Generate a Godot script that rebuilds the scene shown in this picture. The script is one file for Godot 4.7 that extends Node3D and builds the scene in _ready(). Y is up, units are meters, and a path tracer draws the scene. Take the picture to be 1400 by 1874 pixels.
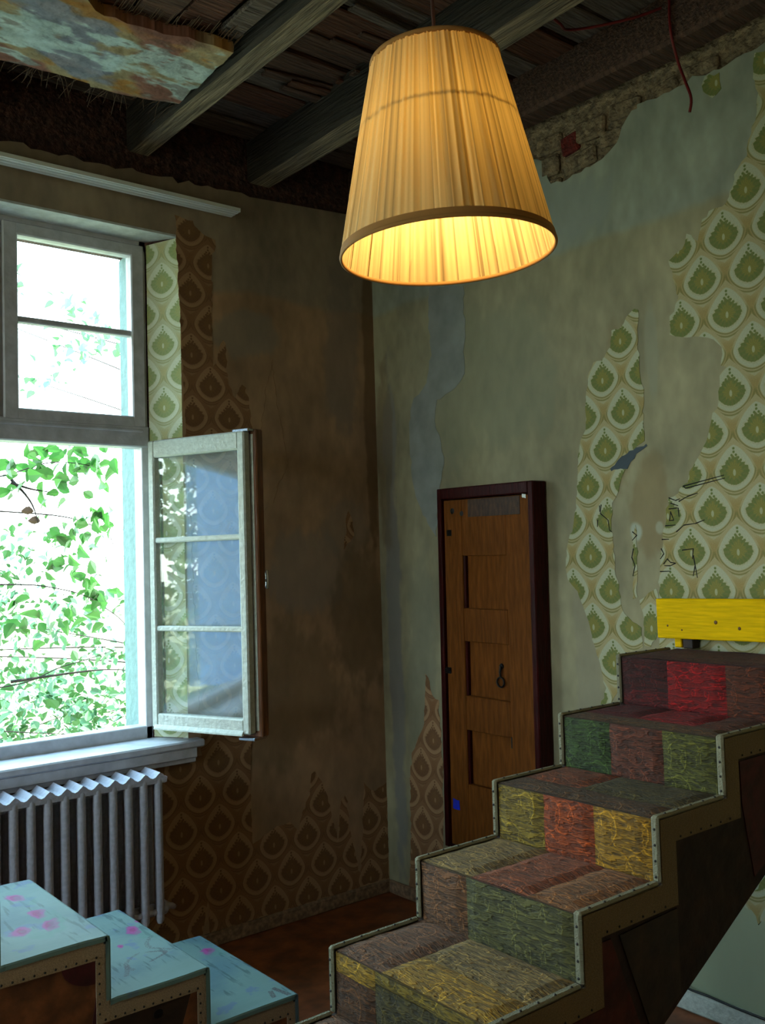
extends Node3D
# An old room under renovation: open casement window, torn wallpaper, pleated lamp, two covered flights of steps.
# x runs along the back wall, z along the window wall, the corner of the floor is the origin.

var mats := {}
var taken := {}
var rng := RandomNumberGenerator.new()
var bumpy: NoiseTexture2D
var mottle: NoiseTexture2D
var speck: NoiseTexture2D
var coarse: NoiseTexture2D
var grain: NoiseTexture2D
const BACK := Transform3D(Vector3(1, 0, 0), Vector3(0, 1, 0), Vector3(0, 0, 1), Vector3.ZERO)   # (x, y) on the back wall
const SIDE := Transform3D(Vector3(0, 0, 1), Vector3(0, 1, 0), Vector3(1, 0, 0), Vector3.ZERO)   # (z, y) on the window wall
const FLAT := Transform3D(Vector3(1, 0, 0), Vector3(0, 0, 1), Vector3(0, 1, 0), Vector3.ZERO)   # (x, z) on the floor

# ---------------------------------------------------------------- small helpers
func P(a: Array) -> PackedVector2Array:
	var out := PackedVector2Array()
	for i in range(0, a.size(), 2):
		out.append(Vector2(a[i], a[i + 1]))
	return out

func numbered(called: String) -> String:
	var n: int = taken.get(called, 0)
	taken[called] = n + 1
	return called if n == 0 else "%s_%03d" % [called, n]

func start() -> SurfaceTool:
	var st := SurfaceTool.new()
	st.begin(Mesh.PRIMITIVE_TRIANGLES)
	return st

func vert(st: SurfaceTool, p: Vector3, n: Vector3, uv: Vector2, c: Color) -> void:
	st.set_color(c)
	st.set_normal(n)
	st.set_uv(uv)
	st.add_vertex(p)

func tri(st: SurfaceTool, a: Vector3, b: Vector3, c: Vector3, na: Vector3, nb: Vector3, nc: Vector3, ua := Vector2.ZERO, ub := Vector2.ZERO, uc := Vector2.ZERO, col := Color.WHITE) -> void:
	vert(st, a, na, ua, col)
	if (b - a).cross(c - a).dot(na + nb + nc) > 0.0:
		vert(st, c, nc, uc, col)
		vert(st, b, nb, ub, col)
	else:
		vert(st, b, nb, ub, col)
		vert(st, c, nc, uc, col)

func quad(st: SurfaceTool, a: Vector3, b: Vector3, c: Vector3, d: Vector3, n: Vector3, u: Array = [Vector2(0, 0), Vector2(1, 0), Vector2(1, 1), Vector2(0, 1)], col := Color.WHITE) -> void:
	tri(st, a, b, c, n, n, n, u[0], u[1], u[2], col)
	tri(st, a, c, d, n, n, n, u[0], u[2], u[3], col)

func mesh_of(st: SurfaceTool) -> ArrayMesh:
	return st.commit()

func obj(called: String, st: SurfaceTool, m: Material, parent: Node3D = null) -> MeshInstance3D:
	return inst(called, mesh_of(st), m, parent)

func inst(called: String, mesh: Mesh, m: Material, parent: Node3D = null) -> MeshInstance3D:
	var o := MeshInstance3D.new()
	o.name = numbered(called) if parent == null else called
	o.mesh = mesh
	o.material_override = m
	if parent == null:
		add_child(o, true)
	else:
		parent.add_child(o, true)
	return o

func thing(called: String, label: String, category: String, at := Vector3.ZERO, group := "") -> Node3D:
	var o := Node3D.new()
	o.name = numbered(called)
	o.position = at
	add_child(o, true)
	tag(o, label, category, group)
	return o

func tag(o: Node3D, label: String, category: String, group := "", kind := "") -> Node3D:
	o.set_meta("label", label)
	o.set_meta("category", category)
	if group:
		o.set_meta("group", group)
	if kind:
		o.set_meta("kind", kind)
	return o

# a box with chamfered edges; uv in metres
func cbox(st: SurfaceTool, size: Vector3, t: Transform3D, ch := 0.002, col := Color.WHITE) -> void:
	var h := size * 0.5
	ch = minf(ch, minf(h.x, minf(h.y, h.z)) * 0.9)
	var p := func(s: Vector3, axis: int) -> Vector3:
		var v := Vector3.ZERO
		for k in 3:
			v[k] = s[k] * (h[k] if k == axis else h[k] - ch)
		return v
	for axis in 3:
		var b := (axis + 1) % 3
		var c := (axis + 2) % 3
		for sg in [-1.0, 1.0]:
			var q: Array[Vector3] = []
			for e in [[-1.0, -1.0], [1.0, -1.0], [1.0, 1.0], [-1.0, 1.0]]:
				var s := Vector3.ZERO
				s[axis] = sg
				s[b] = e[0]
				s[c] = e[1]
				q.append(p.call(s, axis))
			var n := Vector3.ZERO
			n[axis] = sg
			var us: Array = []
			for v in q:
				us.append(Vector2(v[b], v[c]))
			quad(st, t * q[0], t * q[1], t * q[2], t * q[3], t.basis * n, us, col)
		for sb in [-1.0, 1.0]:
			for sc in [-1.0, 1.0]:
				var q2: Array[Vector3] = []
				for e in [[-1.0, b], [1.0, b], [1.0, c], [-1.0, c]]:
					var s := Vector3.ZERO
					s[axis] = e[0]
					s[b] = sb
					s[c] = sc
					q2.append(p.call(s, e[1]))
				var n2 := Vector3.ZERO
				n2[b] = sb
				n2[c] = sc
				n2 = n2.normalized()
				quad(st, t * q2[0], t * q2[1], t * q2[2], t * q2[3], t.basis * n2, [Vector2(q2[0][axis], 0), Vector2(q2[1][axis], 0), Vector2(q2[2][axis], ch), Vector2(q2[3][axis], ch)], col)
	for sx in [-1.0, 1.0]:
		for sy in [-1.0, 1.0]:
			for sz in [-1.0, 1.0]:
				var s := Vector3(sx, sy, sz)
				var n3 := t.basis * s.normalized()
				tri(st, t * (p.call(s, 0) as Vector3), t * (p.call(s, 1) as Vector3), t * (p.call(s, 2) as Vector3), n3, n3, n3, Vector2.ZERO, Vector2.ZERO, Vector2.ZERO, col)

# a box between two corners
func bx(st: SurfaceTool, lo: Vector3, hi: Vector3, ch := 0.002) -> void:
	cbox(st, (hi - lo).abs(), Transform3D(Basis.IDENTITY, (lo + hi) * 0.5), ch)

# an outline in its own plane, pushed from depth d0 to d1 along the plane's third axis; uv = outline * k + o
func prism(st: SurfaceTool, poly: PackedVector2Array, d0: float, d1: float, t: Transform3D, k := Vector2.ONE, o := Vector2.ZERO, back := true) -> void:
	var idx := Geometry2D.triangulate_polygon(poly)
	var n := t.basis * Vector3(0, 0, 1 if d1 > d0 else -1)
	for i in range(0, idx.size(), 3):
		var v: Array[Vector2] = [poly[idx[i]], poly[idx[i + 1]], poly[idx[i + 2]]]
		tri(st, t * Vector3(v[0].x, v[0].y, d1), t * Vector3(v[1].x, v[1].y, d1), t * Vector3(v[2].x, v[2].y, d1), n, n, n, v[0] * k + o, v[1] * k + o, v[2] * k + o)
		if back:
			tri(st, t * Vector3(v[0].x, v[0].y, d0), t * Vector3(v[1].x, v[1].y, d0), t * Vector3(v[2].x, v[2].y, d0), -n, -n, -n, v[0] * k + o, v[1] * k + o, v[2] * k + o)
	var area := 0.0
	for i in poly.size():
		area += poly[i].cross(poly[(i + 1) % poly.size()])
	for i in poly.size():
		var a := poly[i]
		var b := poly[(i + 1) % poly.size()]
		var e := (b - a).normalized()
		var sn := t.basis * Vector3(e.y, -e.x, 0) * signf(area)
		quad(st, t * Vector3(a.x, a.y, d0), t * Vector3(b.x, b.y, d0), t * Vector3(b.x, b.y, d1), t * Vector3(a.x, a.y, d1), sn, [a * k + o, b * k + o, b * k + o, a * k + o])

# a torn edge: every side longer than the step is broken up and its points pushed about
func jag(poly: PackedVector2Array, step: float, amp: float, closed := true) -> PackedVector2Array:
	var out := PackedVector2Array()
	for i in poly.size() - (0 if closed else 1):
		var a := poly[i]
		var b := poly[(i + 1) % poly.size()]
		var n := maxi(1, int(a.distance_to(b) / step))
		for j in n:
			var q := a.lerp(b, float(j) / n)
			out.append(q + Vector2(rng.randf_range(-amp, amp), rng.randf_range(-amp, amp)))
	if not closed:
		out.append(poly[poly.size() - 1])
	return out

func tube(st: SurfaceTool, pts: Array, r0: float, r1: float, sides := 8, caps := true) -> void:
	var rings: Array = []
	var norms: Array = []
	var up := Vector3(0.31, 0.9, 0.17).normalized()
	for i in pts.size():
		var d: Vector3 = (pts[mini(i + 1, pts.size() - 1)] - pts[maxi(i - 1, 0)]).normalized()
		var u := up - d * up.dot(d)
		if u.length() < 0.05:
			u = Vector3.RIGHT - d * d.x
		u = u.normalized()
		up = u
		var w := d.cross(u)
		var r := lerpf(r0, r1, float(i) / maxf(1, pts.size() - 1))
		var ring: Array[Vector3] = []
		var nr: Array[Vector3] = []
		for k in sides:
			var a := TAU * k / sides
			nr.append(u * cos(a) + w * sin(a))
			ring.append(pts[i] + nr[k] * r)
		rings.append(ring)
		norms.append(nr)
	for i in pts.size() - 1:
		for k in sides:
			var k2 := (k + 1) % sides
			tri(st, rings[i][k], rings[i][k2], rings[i + 1][k2], norms[i][k], norms[i][k2], norms[i + 1][k2], Vector2(i, float(k) / sides), Vector2(i, float(k + 1) / sides), Vector2(i + 1, float(k + 1) / sides))
			tri(st, rings[i][k], rings[i + 1][k2], rings[i + 1][k], norms[i][k], norms[i + 1][k2], norms[i + 1][k], Vector2(i, float(k) / sides), Vector2(i + 1, float(k + 1) / sides), Vector2(i + 1, float(k) / sides))
	if caps:
		for e in [[0, 1], [pts.size() - 1, pts.size() - 2]]:
			var n: Vector3 = (pts[e[0]] - pts[e[1]]).normalized()
			for k in sides:
				tri(st, pts[e[0]], rings[e[0]][k], rings[e[0]][(k + 1) % sides], n, n, n)

# profile of (radius, height) turned about the y axis of t
func lathe(st: SurfaceTool, prof: PackedVector2Array, sides: int, t: Transform3D) -> void:
	for i in prof.size() - 1:
		var a := prof[i]
		var b := prof[i + 1]
		var e := (b - a).normalized()
		var flat := Vector2(e.y, -e.x)
		for k in sides:
			var p: Array[Vector3] = []
			var n: Array[Vector3] = []
			for q in [[a, k], [a, k + 1], [b, k + 1], [b, k]]:
				var an: float = TAU * q[1] / sides
				p.append(t * Vector3(q[0].x * cos(an), q[0].y, q[0].x * sin(an)))
				n.append(t.basis * Vector3(flat.x * cos(an), flat.y, flat.x * sin(an)))
			tri(st, p[0], p[1], p[2], n[0], n[1], n[2])
			tri(st, p[0], p[2], p[3], n[0], n[2], n[3])

func ring(st: SurfaceTool, r: float, thick: float, t: Transform3D, sides := 64, tall := 1.0) -> void:
	for i in sides:
		for k in 8:
			var p: Array[Vector3] = []
			var n: Array[Vector3] = []
			for q in [[i, k], [i + 1, k], [i + 1, k + 1], [i, k + 1]]:
				var a: float = TAU * q[0] / sides
				var b: float = TAU * q[1] / 8
				var d := Vector3(cos(a), 0, sin(a))
				n.append(t.basis * (d * cos(b) + Vector3.UP * sin(b)))
				p.append(t * (d * (r + thick * cos(b)) + Vector3.UP * sin(b) * thick * tall))
			tri(st, p[0], p[1], p[2], n[0], n[1], n[2])
			tri(st, p[0], p[2], p[3], n[0], n[2], n[3])

func dome(st: SurfaceTool, at: Vector3, n: Vector3, r: float, h: float) -> void:
	var u := n.cross(Vector3(0.3, 0.5, 0.81)).normalized()
	var w := n.cross(u)
	for k in 6:
		var a := TAU * k / 6
		var b := TAU * (k + 1) / 6
		var pa := u * cos(a) + w * sin(a)
		var pb := u * cos(b) + w * sin(b)
		tri(st, at + n * h, at + pa * r * 0.6 + n * h * 0.75, at + pb * r * 0.6 + n * h * 0.75, n, (n + pa * 0.5).normalized(), (n + pb * 0.5).normalized())
		tri(st, at + pa * r * 0.6 + n * h * 0.75, at + pa * r, at + pb * r, (n + pa * 0.5).normalized(), pa, pb)
		tri(st, at + pa * r * 0.6 + n * h * 0.75, at + pb * r, at + pb * r * 0.6 + n * h * 0.75, (n + pa * 0.5).normalized(), pb, (n + pb * 0.5).normalized())

# ---------------------------------------------------------------- materials
func noise_tex(freq: float, lo: float, hi: float, oct := 4, sd := 1, size := 512) -> NoiseTexture2D:
	var n := FastNoiseLite.new()
	n.seed = sd
	n.noise_type = FastNoiseLite.TYPE_SIMPLEX_SMOOTH
	n.frequency = freq
	n.fractal_octaves = oct
	var t := NoiseTexture2D.new()
	t.width = size
	t.height = size
	t.seamless = true
	t.noise = n
	var g := Gradient.new()
	g.set_color(0, Color(lo, lo, lo))
	g.set_color(1, Color(hi, hi, hi))
	t.color_ramp = g
	return t

# tri: scale of the texture along each of the object's own axes (textures per metre); bump in centimetres
func mat(called: String, c: Color, rough := 0.8, tri3 := Vector3.ZERO, tex: Texture2D = null, bump := 0.0, btex: Texture2D = null) -> StandardMaterial3D:
	if mats.has(called):
		return mats[called]
	var m := StandardMaterial3D.new()
	m.resource_name = called
	m.albedo_color = c
	m.roughness = rough
	if tri3 != Vector3.ZERO:
		m.uv1_triplanar = true
		m.uv1_world_triplanar = true
		m.uv1_scale = tri3
	if tex:
		m.albedo_texture = tex
	if bump != 0.0:
		m.heightmap_enabled = true
		m.heightmap_scale = bump
		m.heightmap_texture = btex if btex else bumpy
	mats[called] = m
	return m

func img_tex(im: Image) -> ImageTexture:
	return ImageTexture.create_from_image(im)

func sm(a: float, b: float, x: float) -> float:
	return smoothstep(a, b, x)

# one repeat of the wallpaper: an ogee lattice of leafy medallions, half drop
func wallpaper_image(paper: Color, cream: Color, ochre: Color, olive: Color, green: Color, gold: Color) -> Image:
	var w := 224
	var h := 336
	var im := Image.create(w, h, false, Image.FORMAT_RGB8)
	var nz := FastNoiseLite.new()
	nz.frequency = 0.12
	for j in h:
		for i in w:
			var u := (i + 0.5) / w
			var v := 1.0 - (j + 0.5) / h
			var best := 9.0
			var bx0 := 0.0
			var by0 := 0.0
			for c in [[0.0, 0.0], [1.0, 0.0], [0.0, 1.0], [1.0, 1.0], [0.5, 0.5]]:
				var x: float = u - c[0]
				var y: float = v - c[1]
				# tall ogee: broad shoulders drawn in to a point above, a rounded keel below
				var xx := absf(x) / 0.41
				var yy := absf(y) / (0.25 if y < 0.0 else 0.335)
				var pw := 1.75 if y < 0.0 else 1.4
				var s := pow(pow(xx, pw) + pow(yy, pw), 1.0 / pw)
				if s < best:
					best = s
					bx0 = x
					by0 = y
			var n := nz.get_noise_2d(i, j)
			var a := atan2(by0 / 0.285, bx0 / 0.43)
			var rag := best + 0.045 * sin(a * 18.0) * sm(-0.3, 0.4, sin(a)) + 0.03 * n + 0.17 * sm(0.0, 1.0, sin(a)) + 0.03 * sm(0.0, -1.0, sin(a))
			var c2 := paper
			# stem of ochre where two side-by-side cells meet
			var neck := sm(0.75, 0.25, absf(by0) / 0.285) * sm(1.06, 1.12, best)
			c2 = c2.lerp(ochre, neck * 0.75)
			if best > 1.0:
				c2 = c2.lerp(olive, 0.85 * (sm(1.0, 1.02, best) - sm(1.07, 1.09, best)) * sm(0.3, 0.0, by0 / 0.285))
				c2 = c2.lerp(olive, 0.85 * (sm(1.14, 1.16, best) - sm(1.23, 1.25, best)) * sm(0.1, -0.15, by0 / 0.285))
				c2 = c2.lerp(cream, 0.35 * sm(1.2, 1.26, best) * sm(-0.2, -0.6, by0 / 0.285))
			c2 = c2.lerp(cream, sm(1.0, 0.97, best))
			c2 = c2.lerp(paper, 0.35 * sm(0.86, 0.8, rag))
			# crown of dots above the leaf
			for d in [[0.0, 0.24], [0.045, 0.2], [-0.045, 0.2], [0.09, 0.165], [-0.09, 0.165], [0.14, 0.13], [-0.14, 0.13], [0.0, 0.285]]:
				var dd := Vector2((bx0 - d[0]) / 0.43, (by0 - d[1]) / 0.285).length()
				c2 = c2.lerp(green, sm(0.07, 0.045, dd))
			var leaf := sm(0.76, 0.72, rag)
			c2 = c2.lerp(green.lerp(olive, 0.25 + 0.25 * sin(a * 16.0)), leaf)
			var core := sm(0.45, 0.35, best + 0.05 * sin(a * 12.0))
			c2 = c2.lerp(gold.lerp(green, 0.3 + 0.3 * sin(a * 20.0)), core * 0.8)
			var seed_ := sm(1.0, 0.7, Vector2(bx0 / 0.035, (by0 + 0.02) / 0.05).length())
			c2 = c2.lerp(cream, seed_ * 0.8)
			c2 = c2 * (1.0 + 0.05 * n)
			im.set_pixel(i, j, c2)
	return im

# plaster of a whole wall: mottling, a paler frieze band, paler and darker spots, part wear and part painted light
# spots: u, v, radius u, radius v (metres), r, g, b, strength
func plaster_image(w_m: float, h_m: float, base: Color, frieze: Color, spots: Array, sd: int) -> Image:
	var w := 448
	var h := int(448.0 * h_m / w_m)
	var im := Image.create(w, h, false, Image.FORMAT_RGB8)
	var a := FastNoiseLite.new()
	a.seed = sd
	a.frequency = 2.2
	a.fractal_octaves = 5
	var b := FastNoiseLite.new()
	b.seed = sd + 7
	b.frequency = 14.0
	b.fractal_octaves = 3
	for j in h:
		var y := h_m * (1.0 - (j + 0.5) / h)
		for i in w:
			var x := w_m * (i + 0.5) / w
			var n := a.get_noise_2d(x, y * 0.7)
			var f := b.get_noise_2d(x, y * 0.5)
			var c := base
			c = c.lerp(frieze, sm(2.76, 2.80, y + 0.03 * n) * 0.8)
			c = c * (1.0 + 0.20 * n + 0.09 * f)
			for s in spots:
				var d := Vector2((x - s[0]) / s[2], (y - s[1]) / s[3]).length() + 0.45 * n + 0.2 * f
				if d < 1.15:
					c = c.lerp(Color(s[4], s[5], s[6]), s[7] * sm(1.1, 0.75, d))
			im.set_pixel(i, j, c)
	return im

# wrinkled quilt: horizontal gathers, pale machine embroidery of linked rings. x: shade
func quilt_images() -> Array:
	var w := 384
	var shade := Image.create(w, w, false, Image.FORMAT_RGB8)
	var high := Image.create(w, w, false, Image.FORMAT_RGB8)
	var n := FastNoiseLite.new()
	n.seed = 5
	n.frequency = 0.02
	n.fractal_octaves = 3
	for j in w:
		for i in w:
			var g := 0.0
			# blend across the border so that it repeats
			var k := sm(w * 0.85, w, i)
			var k2 := sm(w * 0.85, w, j)
			for q in [[0, 0, (1 - k) * (1 - k2)], [-w, 0, k * (1 - k2)], [0, -w, (1 - k) * k2], [-w, -w, k * k2]]:
				g += n.get_noise_2d((i + q[0]) * 0.55, (j + q[1]) * 2.6) * q[2]
			var fold := 0.5 + 0.5 * sin(g * 9.0 + j * TAU * 11.0 / w)
			var line := 0.0
			for c in [[-0.5, 0.0], [0.0, 0.0], [0.5, 0.0], [1.0, 0.0], [1.5, 0.0], [-0.5, 1.0], [0.0, 1.0], [0.5, 1.0], [1.0, 1.0], [1.5, 1.0]]:
				for off in [0.0]:
					var x: float = float(i) / w * 3.0
					var y: float = float(j) / w * 3.0
					x = x - floorf(x) - c[0] + 0.05 * sin(y * 4.0) + 0.07 * g
					y = y - floorf(y) - c[1]
					var d := Vector2(x / (0.33 + 0.04 * g), y / 0.46).length()
					line = maxf(line, (1.0 - sm(0.02, 0.08, absf(d - 1.0))) * sm(-0.25, 0.15, n.get_noise_2d(i * 0.35 + 50.0, j * 0.35)))
			var s := clampf(0.46 + 0.2 * fold + 0.25 * g + 0.29 * line * (0.7 + 0.3 * fold), 0.0, 1.0)
			shade.set_pixel(i, j, Color(s, s, s))
			var hh := clampf(0.5 + 0.3 * (fold - 0.5) + 0.35 * g + 0.12 * line, 0.0, 1.0)
			high.set_pixel(i, j, Color(hh, hh, hh))
	return [shade, high]

# white oilcloth with pink flowers and loose pencil-like strokes; marks in metres on the bench's own (x, z)
func oilcloth_image(x0: float, x1: float, z0: float, z1: float) -> Image:
	var w := 420
	var h := int(420 * (z1 - z0) / (x1 - x0))
	var im := Image.create(w, h, false, Image.FORMAT_RGB8)
	var n := FastNoiseLite.new()
	n.seed = 21
	n.frequency = 9.0
	n.fractal_octaves = 4
	var big := FastNoiseLite.new()
	big.seed = 4
	big.frequency = 2.4
	# flowers: x, z, size
	var fl := [[0.79, 2.008, 1.0], [0.974, 2.009, 0.9], [1.065, 2.077, 1.1], [1.063, 2.012, 1.0], [0.76, 2.09, 0.6], [0.851, 1.681, 0.9], [0.789, 1.64, 0.5], [0.935, 1.757, 0.45], [0.775, 1.394, 0.9], [0.9, 2.24, 0.9], [0.74, 2.2, 0.7]]
	for j in h:
		for i in w:
			var x := lerpf(x0, x1, (i + 0.5) / w)
			var z := lerpf(z0, z1, (j + 0.5) / h)
			var f := n.get_noise_2d(x * 1.0, z * 1.0)
			var streak := n.get_noise_2d(x * 0.5 + 3.0, z * 4.0)
			var b := big.get_noise_2d(x, z)
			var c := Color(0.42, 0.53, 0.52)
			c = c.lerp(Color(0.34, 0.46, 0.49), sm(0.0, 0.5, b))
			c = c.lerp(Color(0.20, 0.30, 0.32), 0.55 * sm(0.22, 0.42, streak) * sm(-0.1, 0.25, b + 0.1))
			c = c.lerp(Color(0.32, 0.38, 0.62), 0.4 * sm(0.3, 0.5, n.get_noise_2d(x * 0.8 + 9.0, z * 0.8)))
			for q in fl:
				var d := Vector2((x - q[0]) / 0.036, (z - q[1]) / 0.024).length() / float(q[2]) + f * 1.3
				c = c.lerp(Color(0.66, 0.22, 0.52), 0.85 * sm(1.0, 0.55, d))
				c = c.lerp(Color(0.55, 0.10, 0.38), 0.6 * sm(0.45, 0.2, d))
				var l := Vector2((x - q[0] - 0.04) / 0.05, (z - q[1] + 0.02) / 0.03).length() / float(q[2]) + f * 1.2
				c = c.lerp(Color(0.35, 0.52, 0.48), 0.4 * sm(1.0, 0.6, l))
			im.set_pixel(i, j, c)
	# brushed feather-like strokes on the middle tread, a dark scuff on the lowest
	var px := func(x: float, z: float) -> Vector2:
		return Vector2((x - x0) / (x1 - x0) * w, (z - z0) / (z1 - z0) * h)
	for s in [[0.93, 1.66, 1.06, 1.655, 0.04, 5], [1.03, 1.72, 1.1, 1.74, -0.05, 6], [1.02, 1.74, 1.12, 1.80, 0.03, 4], [1.08, 1.80, 1.14, 1.83, 0.0, 3], [1.16, 1.385, 1.23, 1.372, 0.0, 8], [1.17, 1.40, 1.215, 1.415, 0.0, 4]]:
		for k in 90:
			var t := k / 89.0
			var q: Vector2 = px.call(lerpf(s[0], s[2], t), lerpf(s[1], s[3], t) + s[4] * sin(PI * t))
			for r in int(s[5]):
				var xx := clampi(int(q.x + rng.randf_range(-1.5, 1.5)), 0, w - 1)
				var yy := clampi(int(q.y + rng.randf_range(-5.0, 5.0)), 0, h - 1)
				im.set_pixel(xx, yy, im.get_pixel(xx, yy).lerp(Color(0.28, 0.24, 0.26), 0.6))
	return im

func ceiling_image() -> Image:
	var w := 512
	var im := Image.create(w, w, false, Image.FORMAT_RGB8)
	var a := FastNoiseLite.new()
	a.seed = 31
	a.frequency = 0.006
	a.fractal_octaves = 4
	var b := FastNoiseLite.new()
	b.seed = 32
	b.frequency = 0.03
	b.fractal_octaves = 4
	for j in w:
		for i in w:
			var n := a.get_noise_2d(i * 0.9, j * 0.6)
			var m := a.get_noise_2d(i * 0.9 + 900.0, j * 0.6 + 300.0)
			var f := b.get_noise_2d(i, j * 0.5)
			var c := Color(0.62, 0.55, 0.42)
			c = c.lerp(Color(0.60, 0.42, 0.20), sm(0.02, 0.25, n + 0.3 * f))
			c = c.lerp(Color(0.50, 0.33, 0.28), sm(0.08, 0.3, m))
			c = c.lerp(Color(0.46, 0.50, 0.60), 0.8 * sm(0.1, 0.3, -m + 0.2 * f))
			c = c.lerp(Color(0.66, 0.74, 0.74), 0.9 * sm(0.08, 0.28, -n + 0.45 * f))
			c = c.lerp(Color(0.22, 0.16, 0.14), 0.45 * sm(0.3, 0.6, f + 0.5 * m))
			im.set_pixel(i, j, c * (1.0 + 0.25 * f))
	return im

# ---------------------------------------------------------------- the scene
func _ready() -> void:
	rng.seed = 11
	# camera
	var cam := Camera3D.new()
	cam.name = "camera"
	cam.position = Vector3(3.636, 1.59, 2.920)
	cam.rotation_degrees = Vector3(2.755, 51.0, -1.681)
	cam.fov = 56.29
	cam.near = 0.05
	cam.far = 200.0
	add_child(cam)
	cam.current = true
	# sky and exposure: an overcast bright sky, the daylight of the room
	var env := Environment.new()
	env.background_mode = Environment.BG_SKY
	var sky := Sky.new()
	var sk := ProceduralSkyMaterial.new()
	sk.sky_top_color = Color(0.62, 0.78, 0.86)
	sk.sky_horizon_color = Color(0.94, 1.0, 0.97)
	sk.sky_curve = 0.22
	sk.ground_horizon_color = Color(0.94, 1.0, 0.97)
	sk.ground_bottom_color = Color(0.60, 0.64, 0.55)
	sk.sky_energy_multiplier = SKY_ENERGY
	sk.ground_energy_multiplier = SKY_ENERGY
	sky.sky_material = sk
	env.sky = sky
	env.tonemap_mode = Environment.TONE_MAPPER_LINEAR
	env.tonemap_exposure = 1.0
	env.sdfgi_enabled = true
	env.ssao_enabled = true
	env.ssil_enabled = true
	var we := WorldEnvironment.new()
	we.name = "environment"
	we.environment = env
	add_child(we)
	# the sun, high behind the house: it lights the garden and enters no window
	var sun := DirectionalLight3D.new()
	sun.name = "sun"
	sun.light_color = Color(1.0, 0.98, 0.94)
	sun.light_energy = SUN_ENERGY
	sun.light_angular_distance = 0.6
	sun.shadow_enabled = true
	sun.basis = Basis.looking_at(Vector3(-0.22, -0.80, 0.56))
	add_child(sun)
	# shared noise
	bumpy = noise_tex(0.02, 0.0, 1.0, 5, 3)
	coarse = noise_tex(0.008, 0.0, 1.0, 4, 9)
	grain = noise_tex(0.012, 0.70, 1.0, 5, 25)
	mottle = noise_tex(0.012, 0.55, 1.0, 5, 5)
	speck = noise_tex(0.06, 0.72, 1.0, 3, 8)
	make_materials()
	build_shell()
	build_ceiling()
	build_window()
	build_casement()
	build_wallpaper()
	build_lamp()
	build_stairs()
	build_bench()
	build_radiator()
	build_door()
	build_details()
	build_outside()

const SKY_ENERGY := 3.15
const LAMP_ENERGY := 0.18
const SUN_ENERGY := 7.5

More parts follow.
